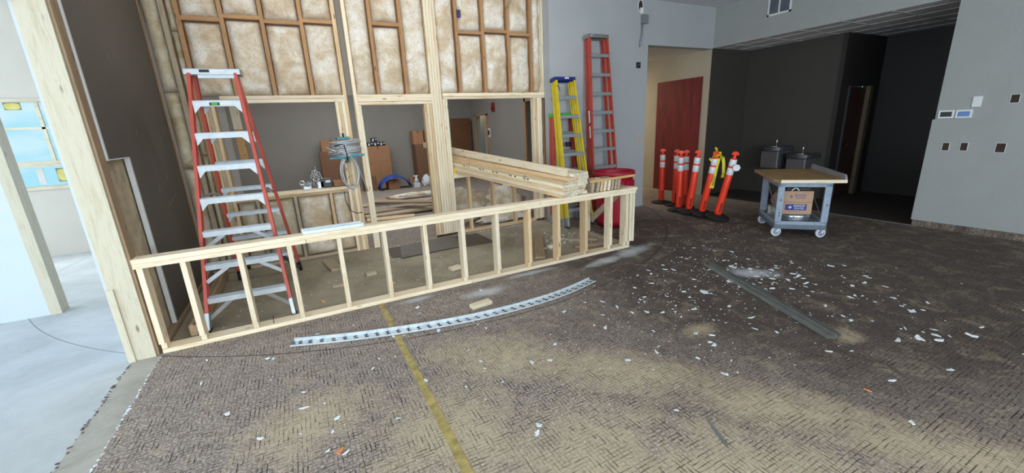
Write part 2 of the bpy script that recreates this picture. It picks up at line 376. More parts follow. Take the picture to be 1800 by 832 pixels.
struct(MB().box(-1.298, -1.258, 6.13, 6.17, 0, CE).build('trim_4', wood('old', 'Z')), 'old brown corner stud beside the insulation')
# left room
w = MB(); w.box(-8, -2.55, 5.7, 5.84, 0, CE); struct(w.build('wall_left_room', m_blue), 'bare bluish drywall in the room on the left')
bx_ = bx('trim_5', -2.55, -2.46, 5.69, 5.85, 0, CE, wood('post', 'Z')); struct(bx_, 'pale lumber jamb at the end of the bare drywall')
yl = 8.95
w = MB(); w.box(-8, -1.47, yl, yl+.16, 0, 1.06); w.box(-8, -1.47, yl, yl+.16, 2.4, CE); w.box(-8, -4.6, yl, yl+.16, 1.06, 2.4); w.box(-2.3, -1.47, yl, yl+.16, 1.06, 2.4)
struct(w.build('wall_window', m_cream), 'cream drywall under and around the window')
wn = empty('window_1', (-3.4, yl, 1.06)); struct(wn)
def loc(m, name, mat, par, **k):  # shift world mesh into parent's frame
    pl = par.location
    for i in range(len(m.v)): m.v[i] = m.v[i]-pl
    return m.build(name, mat, par, **k)
s = MB(); s.box(-4.6, -2.3, yl-.02, yl+.1, 1.06, 1.11); s.box(-4.6, -2.3, yl-.02, yl+.1, 2.36, 2.4); s.box(-4.6, -2.3, yl-.02, yl+.1, 1.41, 1.49); loc(s, 'window_frame', wood('pale', 'X'), wn)
s = MB()
for x in (-3.95, -3.36, -2.75): s.box(x-.02, x+.02, yl+.03, yl+.06, 1.49, 2.36)
s.box(-4.6, -2.3, yl+.03, yl+.06, 1.965, 1.995); loc(s, 'muntin', wood('pale', 'X'), wn)
loc(MB().box(-4.6, -2.3, yl+.07, yl+.075, 1.06, 2.4), 'pane', m_glass, wn)
for a in ((-3.72, -3.54, 2.25, 2.355), (-3.4, -3.24, 1.16, 1.37)):
    st = loc(MB().box(a[0], a[1], yl+.062, yl+.068, a[2], a[3]), 'sticker_backing', plain('grey_sticker', '8a8c84', .6), wn)
    n = 16; cx, cz = (a[0]+a[1])/2, (a[2]+a[3])/2; rx, rz = (a[1]-a[0])*.47, (a[3]-a[2])*.44
    pr = [(cx+rx*math.copysign(abs(cos(q))**.6, cos(q)), cz+rz*math.copysign(abs(sin(q))**.6, sin(q))) for q in [2*pi*k/n for k in range(n)]]
    s = MB().add([(x, yl+.06, z) for x, z in pr]+[(x, yl+.063, z) for x, z in pr], [list(range(n)), list(range(n, 2*n))]+[(i, (i+1) % n, n+(i+1) % n, n+i) for i in range(n)])
    loc(s, 'sticker', plain('yellow_sticker', 'e6dd82', .6), wn)
loc(MB().box(-3.62, -3.54, yl+.06, yl+.066, 1.14, 1.38), 'paper_label', m_paper, wn)
# enclosure out of the frame: window walls that light the room
def wall_with_windows(name, axis, pos, lo, hi, wins, z0, z1, mat):
    w = MB(); cur = lo
    def put(a, b, c, d):
        if axis == 'y': w.box(a, b, pos-.16, pos, c, d)
        else: w.box(pos-.16, pos, a, b, c, d)
    for a, b in wins:
        put(cur, a, 0, CE); put(a, b, 0, z0); put(a, b, z1, CE); cur = b
    put(cur, hi, 0, CE); return struct(w.build(name, mat))
wall_with_windows('wall_front', 'y', -6.2, -8, XR+.16, [(-7.4, -4.0), (-3.6, -.2), (.2, 3.6)], .5, 3.2, m_grey)
wall_with_windows('wall_outer_left', 'x', -8.0, -6.2, 9.1, [(-2.5, 1.5), (2.2, 5.2)], .5, 3.2, m_blue)

# ------------------------------------------------------------------ back stud wall with insulation
YB = 6.17; SD = .09
root = struct(MB().box(-1.26, -.7, YB+.1, YB+.12, 0, CE).box(3.68, 3.87, YB+.1, YB+.12, 0, CE).box(-.7, 3.68, YB+.1, YB+.12, 2.19, CE).box(-.7, .56, YB+.1, YB+.12, 0, .89)
              .build('wall_back', m_backroom), 'open stud wall packed with fibreglass insulation, three openings')
def stud(x, z0, z1, kind='tan', w=.038, y0=None, d=SD, name='stud'):
    y = YB if y0 is None else y0
    return bx(name, x-w/2, x+w/2, y, y+d, z0, z1, wood(kind, 'Z'), root)
def hplate(x0, x1, z0, z1, kind='pine', y0=None, d=SD, name='plate'):
    y = YB if y0 is None else y0
    return bx(name, x0, x1, y, y+d, z0, z1, wood(kind, 'X'), root)
# headers (doubled plates)
hplate(-.72, .69, 2.10, 2.143, 'pine', YB-.004, name='header'); hplate(-.72, .69, 2.146, 2.187, 'pine', YB-.002, name='header')
hplate(.85, 1.90, 2.052, 2.092, 'pine', YB-.004, name='header'); hplate(.85, 1.90, 2.096, 2.19, 'pine', YB-.002, name='header')
hplate(2.075, 3.88, 2.112, 2.15, 'pine', YB-.004, name='header'); hplate(2.075, 3.88, 2.153, 2.20, 'pine', YB-.002, name='header')
uppers = [(-1.07, 'grey', .05, 0), (-.94, 'old', .045, 0), (-.53, 'old', .045, 2.187), (-.12, 'old', .045, 2.187), (.31, 'old', .045, 2.187), (.70, 'tan', .045, 0), (.83, 'pine', .045, 0),
          (1.15, 'old', .042, 2.19), (1.555, 'old', .045, 2.19), (1.92, 'pine', .038, 0), (1.961, 'pale', .038, 0), (2.002, 'pine', .038, 0), (2.043, 'pine', .038, 0),
          (2.375, 'old', .042, 2.2), (2.80, 'old', .042, 2.2), (3.235, 'old', .042, 2.2), (3.645, 'old', .045, 2.2), (3.855, 'pale', .038, 2.2)]
for x, k, wd, z0 in uppers: stud(x, z0, CE, k, wd)
for x, k in ((-.89, 'tan'), (-.85, 'brown'), (-.81, 'tan')): stud(x, 0, 2.1, 'grey' if k == 'brown' else k)
for x, k in ((.58, 'pine'), (.62, 'tan'), (.66, 'pale')): stud(x, 0, 2.10, k)
for x, k in ((.872, 'pale'),): stud(x, 0, 2.05, k)
for x, k in ((1.795, 'tan'), (1.835, 'pine'), (1.876, 'tan')): stud(x, 0, 2.05, k)
for x, k in ((2.085, 'pine'), (2.125, 'pale')): stud(x, 0, 2.112, k)
for x, k in ((3.665, 'pine'), (3.706, 'tan'), (3.747, 'pale'), (3.79, 'pine')): stud(x, 0, 2.112, k)
# lower sills
hplate(-.79, .56, .93, .97, 'pine', YB-.03, .16, 'sill'); hplate(-.79, .56, .888, .928, 'tan', YB, .1, 'sill'); hplate(-1.2, .56, 0, .04, 'grey', name='bottom_plate')
for x in (-.56, -.12, .325): stud(x, .04, .888, 'grey' if x < 0 else 'tan')
hplate(2.145, 3.645, .953, .99, 'pine', YB-.02, .14, 'sill'); hplate(2.145, 3.645, .913, .951, 'pine', YB, name='sill'); hplate(1.78, 3.81, 0, .038, 'tan', name='bottom_plate')
for x in (2.40, 2.82, 3.235): stud(x, .038, .913, 'tan')
# blocking
for x0, x1, z in ((-.92, -.552, 3.03), (-.508, -.142, 3.075), (-.098, .288, 3.045), (.332, .678, 3.08), (1.171, 1.533, 3.10), (2.396, 2.779, 3.06), (2.821, 3.214, 3.10), (3.256, 3.622, 3.075)):
    hplate(x0, x1, z-.022, z+.022, 'old', YB+.004, .08, 'blocking')
def batt(x0, x1, z0, z1, seed, mat=None, bulge=.035, y=None, name='insulation_batt'):
    nx = max(5, int((x1-x0)/.022)); nz = max(6, int((z1-z0)/.03)); y0 = YB if y is None else y; vs = []; fs = []
    for j in range(nz+1):
        for i in range(nx+1):
            u, v = i/nx, j/nz; e = min(u, 1-u)*(x1-x0); g = min(v, 1-v)*(z1-z0)
            rim = (1-math.exp(-e/.03))*(1-math.exp(-g/.03))
            p = Vector((x0+(x1-x0)*u, seed*3.1, z0+(z1-z0)*v))
            dn = noise.noise(p*4)*.03 + noise.noise(p*13)*.016 + abs(noise.noise(p*7+Vector((5, 0, 0))))*-.012
            wob = noise.noise(Vector((seed*7, p.z*5, u)))*.008
            vs.append((p.x+(wob if 0 < i < nx else 0), y0+.088-rim*(.065+bulge)-dn*rim, p.z))
    for j in range(nz):
        for i in range(nx): a = j*(nx+1)+i; fs.append((a, a+1, a+nx+2, a+nx+1))
    base = len(vs); c = [0, nx, (nx+1)*(nz+1)-1, (nx+1)*nz]
    m = MB().add(vs, fs)
    rimi = [i for i in range(nx+1)]+[j*(nx+1)+nx for j in range(1, nz+1)]+[nz*(nx+1)+i for i in range(nx-1, -1, -1)]+[j*(nx+1) for j in range(nz-1, 0, -1)]
    bk = [(vs[i][0], y0+.097, vs[i][2]) for i in rimi]; n = len(rimi); o = len(m.v); m.v += [Vector(b) for b in bk]
    m.f += [[rimi[k], rimi[(k+1) % n], o+(k+1) % n, o+k] for k in range(n)]; m.f.append([o+k for k in range(n)])
    return m.build(name, mat or m_ins, root, smooth=True, at=((x0+x1)/2, y0, (z0+z1)/2))
sd = 1
for x0, x1, zs in ((-1.256, -1.097, (.04, 1.36, 2.24, CE)), (-1.044, -.964, (.04, 1.5, 2.9, CE)), (-.916, -.553, (2.19, 3.008, 3.052, CE)), (-.507, -.143, (2.19, 3.053, 3.097, CE)),
                   (-.097, .287, (2.19, 3.023, 3.067, CE)), (.333, .677, (2.19, 3.058, 3.102, CE)), (.854, 1.128, (2.195, CE)), (1.172, 1.532, (2.195, 3.078, 3.122, CE)), (1.578, 1.9, (2.195, CE)),
                   (2.065, 2.353, (2.205, CE)), (2.397, 2.778, (2.205, 3.038, 3.082, CE)), (2.822, 3.213, (2.205, 3.078, 3.122, CE)), (3.257, 3.622, (2.205, 3.053, 3.097, CE)), (3.668, 3.835, (2.205, CE)),
                   (3.81, 3.862, (.04, 1.2, 2.19, CE)),
                   (-.785, -.582, (.04, .885)), (-.538, -.142, (.04, .885)), (-.098, .304, (.04, .885)), (.346, .56, (.04, .885))):
    i = 0
    while i < len(zs)-1:
        if len(zs) == 4 and i == 1 and zs[2]-zs[1] < .06: i += 1; continue
        batt(x0, x1, zs[i], zs[i+1]-.004, sd, m_insd if x1 < -.95 or (zs[0] < .1 and x0 < -.5) else m_ins, .03 + .02*((sd*37 % 5)/5)); sd += 1; i += 1
jb = empty('switch_box', (2.40, YB-.02, 3.3)); tag(jb, 'blue plastic switch box nailed high on a brown stud', 'electrical box')
MB().box(.0, .055, -.0, .03, -.05, .05).build('box_body', m_bluep, jb, bevel=.004); MB().box(.004, .05, -.006, .0, -.02, .02).build('box_opening', m_blkp, jb)
tag(MB().tube([(3.32, 6.14, 3.62), (3.27, 6.12, 3.5), (3.2, 6.13, 3.42)], .006).build('loose_cable', m_galvd), 'grey loose cable end sticking out of the insulation near the ceiling', 'cable')

# ------------------------------------------------------------------ back room
YF = 13.6
struct(MB().box(-1.6, -1.42, YF, YF+.15, 0, CE).box(-1.2, 5.66, YF, YF+.15, 0, CE).box(-1.42, -1.2, YF, YF+.15, 0, 1.0).box(-1.42, -1.2, YF, YF+.15, 2.6, CE).build('wall_back_room', m_backroom), 'grey painted far wall of the back room')
w = MB(); w.box(5.5, 5.66, 13.12, YF, 0, CE); w.box(5.5, 5.66, 12.2, 13.12, 2.06, CE); w.box(5.5, 5.66, 9.7, 12.2, 0, CE); w.box(5.5, 5.66, 8.75, 9.7, 2.3, CE); w.box(5.5, 5.66, 6.3, 8.75, 0, CE)
struct(w.build('wall_back_room_right', m_backroom), 'grey wall of the back room with two openings')
struct(MB().box(-1.75, -1.6, 6.3, YF+.15, 0, CE).build('wall_back_room_left', m_backroom))
struct(bx('trim_6', -1.42, -1.2, YF+.02, YF+.12, 0, 1.93, wood('strip', 'Z')), 'sunlit lumber beside a gap in the back room wall')
dd = MB().box(4.72, 5.42, 13.42, 13.47, .01, 2.0).build('door_2', plain('brown_door', '6e4a2c', .5, var=.15)); struct(dd, 'brown door standing open in the back room corner')
MB().box(5.46, 5.5, 12.15, 12.22, 0, 2.08).box(5.46, 5.5, 13.1, 13.17, 0, 2.08).box(5.46, 5.5, 12.15, 13.17, 2.03, 2.08).build('door_frame', wood('old', 'Z'), dd)
struct(MB().box(5.66, 7.2, 11.8, 11.9, 0, 2.5).box(6.0, 6.05, 11.9, 15.5, 0, 2.5).build('wall_beyond', m_cream), 'cream wall seen through the back room doorway')
s = MB(); s.box(5.44, 5.5, 8.7, 8.76, 0, 2.35); s.box(5.44, 5.5, 9.62, 9.7, 0, 2.35); s.box(5.44, 5.5, 8.7, 9.7, 2.27, 2.35); struct(s.build('trim_7', wood('old', 'Z')), 'old brown frame of the opening in the back room')
struct(MB().box(5.85, 5.86, 8.6, 9.8, 0, 2.6).build('wall_beyond_opening', m_backroom))
fa = empty('wall_mounted_fire_alarm', (5.5, 11.66, 2.25), 0, 'red fire alarm horn high on the back room wall', 'fire alarm')
MB().box(-.05, 0, -.09, .09, -.13, .13).build('housing', m_red, fa, bevel=.01); MB().box(-.06, -.05, -.05, .05, -.09, .0).build('horn_grille', m_blkp, fa)
ot = empty('wall_switch', (5.5, 12.1, 1.5), 0, 'small switch with pale patch on the back room wall', 'switch')
MB().box(-.006, 0, -.11, .11, -.14, .14).build('patch', m_plasticw, ot); MB().box(-.012, -.006, -.05, .05, -.07, .07).build('plate', m_blkp, ot)
sm = empty('smoke_detector', (5.44, 13.2, 2.62), 0, 'small white detector near the top of the back room wall', 'detector'); MB().lathe([(.05, 0), (.05, .03), (.03, .05)], n=16).build('detector_body', m_plasticw, sm, smooth=True)
struct(bx('trim_8', -1.42, -1.2, YF+.02, YF+.12, 1.932, 2.6, wood('pale', 'Z')), 'pale board painting in the bright light above the sunlit lumber in the back room')  # pale wood paints in the bright light at the top of the gap
# cartons, tarp ...
def carton(name, x, y, z, w, d, h, label, rz=0, mat=None, group=None, flaps=False, tape=True):
    r = empty(name, (x, y, z), rz, label, 'box', group); m = mat or m_carton
    if flaps:
        s = MB(); t_ = .006
        s.box(-w/2, w/2, -d/2, -d/2+t_, 0, h); s.box(-w/2, w/2, d/2-t_, d/2, 0, h); s.box(-w/2, -w/2+t_, -d/2, d/2, 0, h); s.box(w/2-t_, w/2, -d/2, d/2, 0, h); s.box(-w/2, w/2, -d/2, d/2, 0, t_)
        s.build('carton_body', m, r)
        for q in (-1, 1):
            MB().bar((q*w/2, 0, h), (q*(w/2+.09), 0, h+.03+.02*q), d, t_, (0, 1, 0)).build('flap', m, r)
        MB().bar((0, -d/2, h), (0, -d/2-.1, h-.02), w, t_, (1, 0, 0)).build('flap', m, r)
    else:
        MB().box(-w/2, w/2, -d/2, d/2, 0, h).build('carton_body', m, r, bevel=.006)
        if tape: MB().box(-.025, .025, -d/2-.002, d/2+.002, h-.08, h+.002).build('packing_tape', m_carton2 if m is m_carton else m_carton, r)
        s = MB(); s.box(-.003, .003, -d/2-.003, -d/2, h*.1, h*.55); s.build('seam', m_carton2, r)
    return r
carton('carton', .92, 13.3, 0, .55, .3, 1.52, 'tall brown carton left of the cable spool by the back room wall', 0, m_carton)
carton('carton', .80, 12.95, 0, .5, .3, 1.2, 'brown carton standing in front of a taller one behind the low wall', 0, m_carton2)
carton('carton', 2.22, 13.35, 0, .70, .3, 1.27, 'upright flat brown carton with metal fixtures on top', 0, m_carton)
carton('carton', 3.62, 13.2, 0, .60, .5, 1.25, 'tall dark carton at the bottom of the stack by the door opening edge', 0, m_carton2)
carton('carton', 3.47, 13.25, 1.25, .33, .4, .42, 'left carton on top of the tall stack', 0, m_carton)
carton('carton', 3.82, 13.25, 1.25, .32, .4, .42, 'right carton on top of the tall stack', 0, m_carton2)
carton('carton', 1.78, 12.75, 0, .36, .35, .42, 'small plain carton at the foot of the upright flat carton', 0, m_carton2)
carton('carton', 2.42, 12.58, 0, .34, .28, .26, 'carton under the blue tarp', .1, m_carton)
carton('carton', 3.12, 12.85, 0, .24, .24, .26, 'small carton right of the blue tarp', -.1, m_carton)
fx = empty('light_fixtures', (2.2, 13.3, 1.272), 0, 'black and white metal fixtures heaped on a brown carton', 'fixture')
for i, (a, b) in enumerate(((-.18, 0), (0, 0), (.18, 0), (-.05, .13))):
    MB().box(a-.09, a+.09, -.08, .08, b, b+.12).build('fixture_housing', m_blkp, fx, bevel=.008)
    MB().box(a-.06, a-.02, -.086, -.08, b+.02, b+.09).build('fixture_label', m_paper, fx); MB().lathe([(.03, 0), (.04, .03)], (a+.05, -.09, b+.06), 10).build('lamp_cup', m_plasticw, fx)
n = 18; vs = []; fs = []
for j in range(n+1):
    for i in range(n+1):
        u, v = i/n, j/n; x = 2.0+.95*u; arch = sin(pi*u)**.6
        vs.append((x, 12.3+.5*v+noise.noise(Vector((u*5, v*5, 3)))*.05, -.0+.38*arch*(.9+.1*v)+.03+noise.noise(Vector((u*7, v*7, 0)))*.035))
for j in range(n):
    for i in range(n): a = j*(n+1)+i; fs.append((a, a+1, a+n+2, a+n+1))
o = MB().add(vs, fs).build('tarpaulin', m_tarp, smooth=True); so = o.modifiers.new('thick', 'SOLIDIFY'); so.thickness = .006
tag(o, 'crumpled blue tarp draped over cartons in the back room', 'tarp')
bo = empty('spray_bottle', (3.08, 12.3, 0), 0, 'white spray bottle on the back room carpet', 'bottle')
MB().box(-.09, .09, -.06, .06, 0, .15).build('bottle_foot', m_plasticw, bo, bevel=.01); MB().lathe([(.06, .15), (.06, .24), (.025, .3), (.025, .34)], n=14).build('bottle_body', m_plasticw, bo, smooth=True); MB().box(-.08, .05, -.02, .02, .33, .37).build('trigger_head', m_plasticw, bo, bevel=.006)
def lump(name, c, r, mat, seed, amp=.25, parent=None, nu=28, nv=16, frq=2.2, flat=True):
    vs = []; fs = []
    for j in range(nv+1):
        th = pi*j/nv
        for i in range(nu):
            ph = 2*pi*i/nu; d = Vector((sin(th)*cos(ph), sin(th)*sin(ph), cos(th)))
            k = 1+amp*noise.noise(d*frq+Vector((seed*5.3, 0, 0)))+amp*.5*noise.noise(d*frq*3+Vector((0, seed, 0)))
            p = Vector((d.x*r[0]*k, d.y*r[1]*k, d.z*r[2]*k)); p.z = max(p.z, -c[2]+.002) if flat else p.z; vs.append(p)
    for j in range(nv):
        for i in range(nu): fs.append((j*nu+i, j*nu+(i+1) % nu, (j+1)*nu+(i+1) % nu, (j+1)*nu+i))
    o = MB().add(vs, fs).build(name, mat, parent, smooth=True); o.location = c; return o
tag(lump('plastic_bag', (3.42, 12.4, .14), (.14, .12, .2), m_plasticw, 3, .35), 'crumpled pale plastic bag beside the white spray bottle', 'bag')
tag(lump('insulation_scrap', (2.55, 10.35, .07), (.75, .15, .08), m_ins, 4, .3, frq=3), 'long torn insulation strip on the back room carpet', 'insulation')
tag(lump('insulation_scrap', (2.58, 7.1, .22), (.42, .3, .36), m_ins, 5, .4, frq=3), 'big torn insulation heap behind the low studs, left hump', 'insulation')
tag(lump('insulation_scrap', (3.5, 7.15, .2), (.38, .32, .36), m_ins, 8, .4, frq=3), 'torn insulation heap behind the low studs, right hump', 'insulation')
tag(lump('insulation_scrap', (3.2, 6.58, .06), (.5, .14, .1), m_ins, 11, .4, frq=3), 'flat torn insulation tail in front of the two heaps', 'insulation')
sc_b = [('weathered board lying flat, front one of the floor pile', (1.0, 8.35, .06), (2.6, 8.45, .06), 'grey'), ('dark board second back in the floor pile', (.9, 8.6, .10), (2.7, 8.55, .11), 'brown'),
        ('grey board along the top of the floor pile', (.9, 8.9, .2), (3.0, 8.7, .2), 'grey'), ('brown plank slanting across the floor pile', (1.2, 8.95, .27), (2.5, 8.3, .2), 'brown'),
        ('pale short plank jutting left from the floor pile', (1.0, 8.2, .02), (1.9, 8.05, .02), 'tan')]
for lb, a, b, k in sc_b: tag(board('board', a, b, .14, .036, k, ref=(0, 1, .2)), lb + ' in the back room', 'board', 'boards piled on the back room carpet')
# things on the sill of the first opening
bl = empty('plastic_crate', (.285, 6.22, .972), 0, 'small black box with white label on the sill', 'box')
MB().box(-.07, .08, -.05, .06, 0, .12).build('crate_body', m_blkp, bl, bevel=.006); MB().box(-.0, .06, -.053, -.05, .07, .1).build('crate_label', m_paper, bl)
op = carton('open_carton', .465, 6.23, .972, .17, .12, .09, 'small open carton with splayed flaps on the sill', 0, m_carton, flaps=True)
random.seed(3)
fit = empty('conduit_fittings', (.16, 6.2, .972), 0, 'tangled shiny steel conduit fittings piled on the sill', 'fittings')
for i in range(30):
    x, z = random.uniform(-.17, .1), random.uniform(.05, .1); z = z + .22*max(0, 1-abs(x-.03)/.12)*random.random(); y = random.uniform(-.02, .03)
    a = random.uniform(0, pi); r = random.uniform(.02, .04)
    MB().tube([(x+r*cos(q)*cos(a), y+r*cos(q)*sin(a), z+r*sin(q)*.9) for q in [2*pi*k/10 for k in range(10)]], .006, 6, True).build('fitting_ring', m_chrome if i % 3 else m_cable, fit, smooth=True)
MB().box(-.16, -.06, -.03, .05, 0, .045).build('fitting_tray', m_galv, fit, bevel=.004); MB().box(.02, .1, -.03, .05, 0, .09).build('fitting_tray', m_galv, fit, bevel=.004)
# cable spool and coil hung from the studs
sp = empty('cable_spool', (.585, 6.03, 1.36), 0, 'teal spool of grey armoured cable hung on the studs', 'cable spool')
MB().box(-.22, -.02, -.13, -.11, -.0, .025).box(.05, .22, -.13, -.11, .02, .05).box(-.13, .13, -.09, .1, 0, .022).build('spool_flange', m_teal, sp, bevel=.004)
MB().box(-.09, .07, -.08, .08, .245, .28).build('spool_flange', m_teal, sp, bevel=.004)
for k in range(10):
    z = .035+.021*k; r = .185+.022*random.random()-.002*k; tl = random.uniform(-.06, .06); cx = random.uniform(-.01, .02)
    MB().tube([(cx+r*cos(q), r*.62*sin(q), z+tl*cos(q)*.3) for q in [2*pi*i/28 for i in range(28)]], .0105, 7, True).build('cable_turn', m_cable, sp, smooth=True)
MB().tube([(-.14, -.14, .17), (-.04, -.15, .19), (-.02, -.15, .17), (-.0, -.15, .04), (-.0, -.14, -.02)], .007).build('hook', m_blkp, sp, smooth=True)
MB().tube([(-.25, -.12, .16), (-.05, -.14, .06)], .008).build('cable_end', m_cable, sp, smooth=True)
MB().tube([(0, .0, .28), (.0, .0, .33)], .012).build('spool_hub', m_blkp, sp)
cc = empty('cable_coil', (.60, 5.98, 1.17), 0, 'hanging loose coil of grey armoured cable below the spool', 'cable coil')
for k in range(7):
    rx, rz = .095+.03*random.random(), .195+.03*random.random(); y = -.04+.013*k
    MB().tube([(rx*cos(q)+.008*sin(k*2), y, rz*sin(q)+.006*cos(k*3)) for q in [2*pi*i/30 for i in range(30)]], .0085, 7, True).build('cable_turn', m_cable, cc, smooth=True)
MB().box(-.04, .0, -.035, .03, .13, .19).build('cable_tie', m_blkp, cc, bevel=.006)
MB().tube([(.08, 0, .12), (.13, .02, 0), (.17, .05, -.14), (.21, .12, -.3)], .008).build('cable_tail', m_cable, cc, smooth=True)
wi = MB().tube([(.50, 6.13, .9), (.495, 6.12, .78), (.54, 6.11, .62), (.62, 6.13, .57), (.70, 6.13, .57)], .005).build('thin_wire', m_blkp, smooth=True); tag(wi, 'thin dark wire drooping across the studs below the coil', 'wire')

# ------------------------------------------------------------------ half wall
HT = .825
hw = empty('half_wall_frame', (1.27, 4.0, 0), 0, 'long low half wall framed in fresh pine two by fours', 'half wall')
def H(name, x0, x1, y0, y1, z0, z1, k, ax): return bx(name, x0-1.27, x1-1.27, y0-4.0, y1-4.0, z0, z1, wood(k, ax), hw, bevel=.003)
def Hs(x, kind='pine', wd=.039):
    pr = [(-.035, .098), (-.035, HT-.077), (.088, HT-.077), (.088, .04), (.0, .04), (.0, .098)]
    m = MB(); n = 6
    m.add([(x-wd/2-1.27, y, z) for y, z in pr]+[(x+wd/2-1.27, y, z) for y, z in pr], [list(range(n))[::-1], list(range(n, 2*n))]+[(i, (i+1) % n, n+(i+1) % n, n+i) for i in range(n)])
    return m.build('stud', wood(kind, 'Z'), hw, bevel=.003, at=(x-1.27, .03, .4))
H('bottom_plate', -1.245, 1.5, 4.0, 4.135, 0, .038, 'pine', 'X'); H('bottom_plate', 1.503, 3.82, 4.0, 4.135, 0, .038, 'pine', 'X')
H('top_plate', -1.262, 2.4, 3.965, 4.09, HT-.038, HT, 'pine', 'X'); H('top_plate', 2.403, 3.90, 3.965, 4.09, HT-.038, HT, 'pine', 'X')
H('top_plate', -1.262, -.06, 3.966, 4.088, HT-.077, HT-.039, 'pine', 'X'); H('top_plate', -.057, 3.88, 3.966, 4.088, HT-.077, HT-.039, 'pine', 'X')
for i, x in enumerate((-1.225, -.955, -.572, -.197, .213, .622, 1.025, 1.432, 1.838, 2.25, 2.655, 3.067, 3.465, 3.735)):
    Hs(x, 'tan' if i in (9, 10, 11) else 'pine')
Hs(3.80, 'pale'); H('stud', 3.845, 3.883, 3.985, 4.075, .085, HT-.077, 'pale', 'Z')
# return leg running back towards the ladders
H('top_plate', 3.76, 3.885, 4.092, 5.02, HT-.038, HT, 'grey', 'Y'); H('top_plate', 3.76, 3.885, 4.092, 5.0, HT-.077, HT-.039, 'pine', 'Y')
H('bottom_plate', 3.77, 3.86, 4.137, 5.0, 0, .038, 'grey', 'Y')
H('stud', 3.77, 3.86, 4.90, 4.938, .04, HT-.077, 'pale', 'Z'); H('stud', 3.77, 3.86, 4.96, 4.998, .04, HT-.077, 'pale', 'Z')
board('brace', (3.745-1.27, .72, .28), (3.745-1.27, .12, .76), .085, .03, 'grey', hw, ref=(0, .6, .8))
nl = MB().tube([(0, 0, .038), (0.003, 0, .10)], .003); nl.lathe([(.007, .1), (.007, .104)], (.003, 0, 0), 8)
o = nl.build('nail', m_blkp); o.location = (-.44, 4.03, 0); tag(o, 'lone nail standing up from the half wall bottom plate', 'nail')
# bundle of two-by-fours leaning through the third opening
d = Vector((-.2145, 1, .0755)).normalized(); side = Vector((1, .2145, 0)).normalized(); nrm = side.cross(d).normalized(); nrm = nrm if nrm.z > 0 else -nrm
o0 = Vector((2.668, 3.925, HT+.004))
hts = [5, 6, 7, 7, 7]; cn = ['leftmost', 'second', 'middle', 'fourth', 'rightmost']; rn = ['bottom', 'second', 'third', 'fourth', 'fifth', 'sixth', 'top']
random.seed(12)
m_stamp = m_ink
for c in range(5):
    for r in range(hts[c]):
        j = random.uniform(-.035, .02); ln = 3.05
        a = o0+side*(.0445+.0895*c)+nrm*(.019+.0385*r)+d*j; b = a+d*ln
        rr = 'topmost' if r == hts[c]-1 else rn[r]
        k = random.choice(['pine', 'pine', 'pine', 'pale', 'tan'])
        bo = board('lumber_board', a, b, .0885, .038, k, ref=side, bevel=.002)
        tag(bo, 'pine two by four in the leaning bundle, %s column, %s row' % (cn[c], rr), 'lumber', 'pine boards bundled on the half wall')
        tg = MB().box(-ln/2-.001, -ln/2, -.018+random.uniform(-.01, .01), .018, -.009, .009).build('end_tag', m_paper, bo)
        if random.random() < .85: MB().box(-ln/2-.0018, -ln/2-.001, -.008, .004, -.004, .004).build('end_print', m_ink, tg)
        if c == 0 and r == 3:
            q = Matrix.Rotation(-pi/2, 4, 'X')
            for x0, kind in ((-.95, 'a'), (-.88, 'L'), (-.70, 'a'), (-.60, 'L'), (-.30, 'L'), (-.22, 'L'), (.02, 'a'), (.1, 'L'), (.4, 'i'), (.46, 'i'), (.52, 'L')):
                s = MB(); y = -.0445
                if kind == 'a': s.add([(x0, y-.0007, -.016), (x0+.05, y-.0007, -.016), (x0+.02, y-.0007, .008), (x0, y, -.016), (x0+.05, y, -.016), (x0+.02, y, .008)], [(0, 1, 2), (5, 4, 3), (0, 3, 4, 1), (1, 4, 5, 2), (2, 5, 3, 0)])
                elif kind == 'L': s.box(x0, x0+.014, y-.0007, y, -.016, .01); s.box(x0, x0+.05, y-.0007, y, -.016, -.006)
                else: s.box(x0, x0+.012, y-.0007, y, -.016, .008)
                s.build('stamp_mark', m_stamp, bo)
a = o0+side*(.135)+nrm*(.0385*6+.047)+d*.06; b = a+d*3.5+Vector((0, 0, .05))
tag(board('lumber_plank', a, b, .09, .036, 'pine', ref=nrm, bevel=.002), 'wide tan plank standing on edge along the top of the leaning bundle', 'lumber')
# short offcuts on the half wall
for i, (x, tl, k) in enumerate(((3.15, .22, 'grey'), (3.235, .32, 'grey'), (3.29, .30, 'tan'), (3.345, .28, 'pine'), (3.41, .25, 'pine'), (3.465, .24, 'grey'), (3.52, .22, 'grey'), (3.57, .3, 'grey'))):
    a = Vector((x+.03, 3.985, HT+.07)); b = a+Vector((.05, .34, 0)); s = sin(tl*.6)
    o = board('offcut', a, b, .13, .036, k, ref=(s, 0, 1))
    tag(o, 'short board offcut on edge on the half wall, %s from the left' % ['first', 'second', 'third', 'fourth', 'fifth', 'sixth', 'seventh', 'last'][i], 'offcut', 'offcuts standing on the half wall')
tag(board('lath_strip', (3.12, 3.965, HT+.148), (3.86, 3.99, HT+.155), .03, .022, 'strip', ref=(0, 0, 1)), 'thin tan lath strip lying across the short offcuts', 'strip')
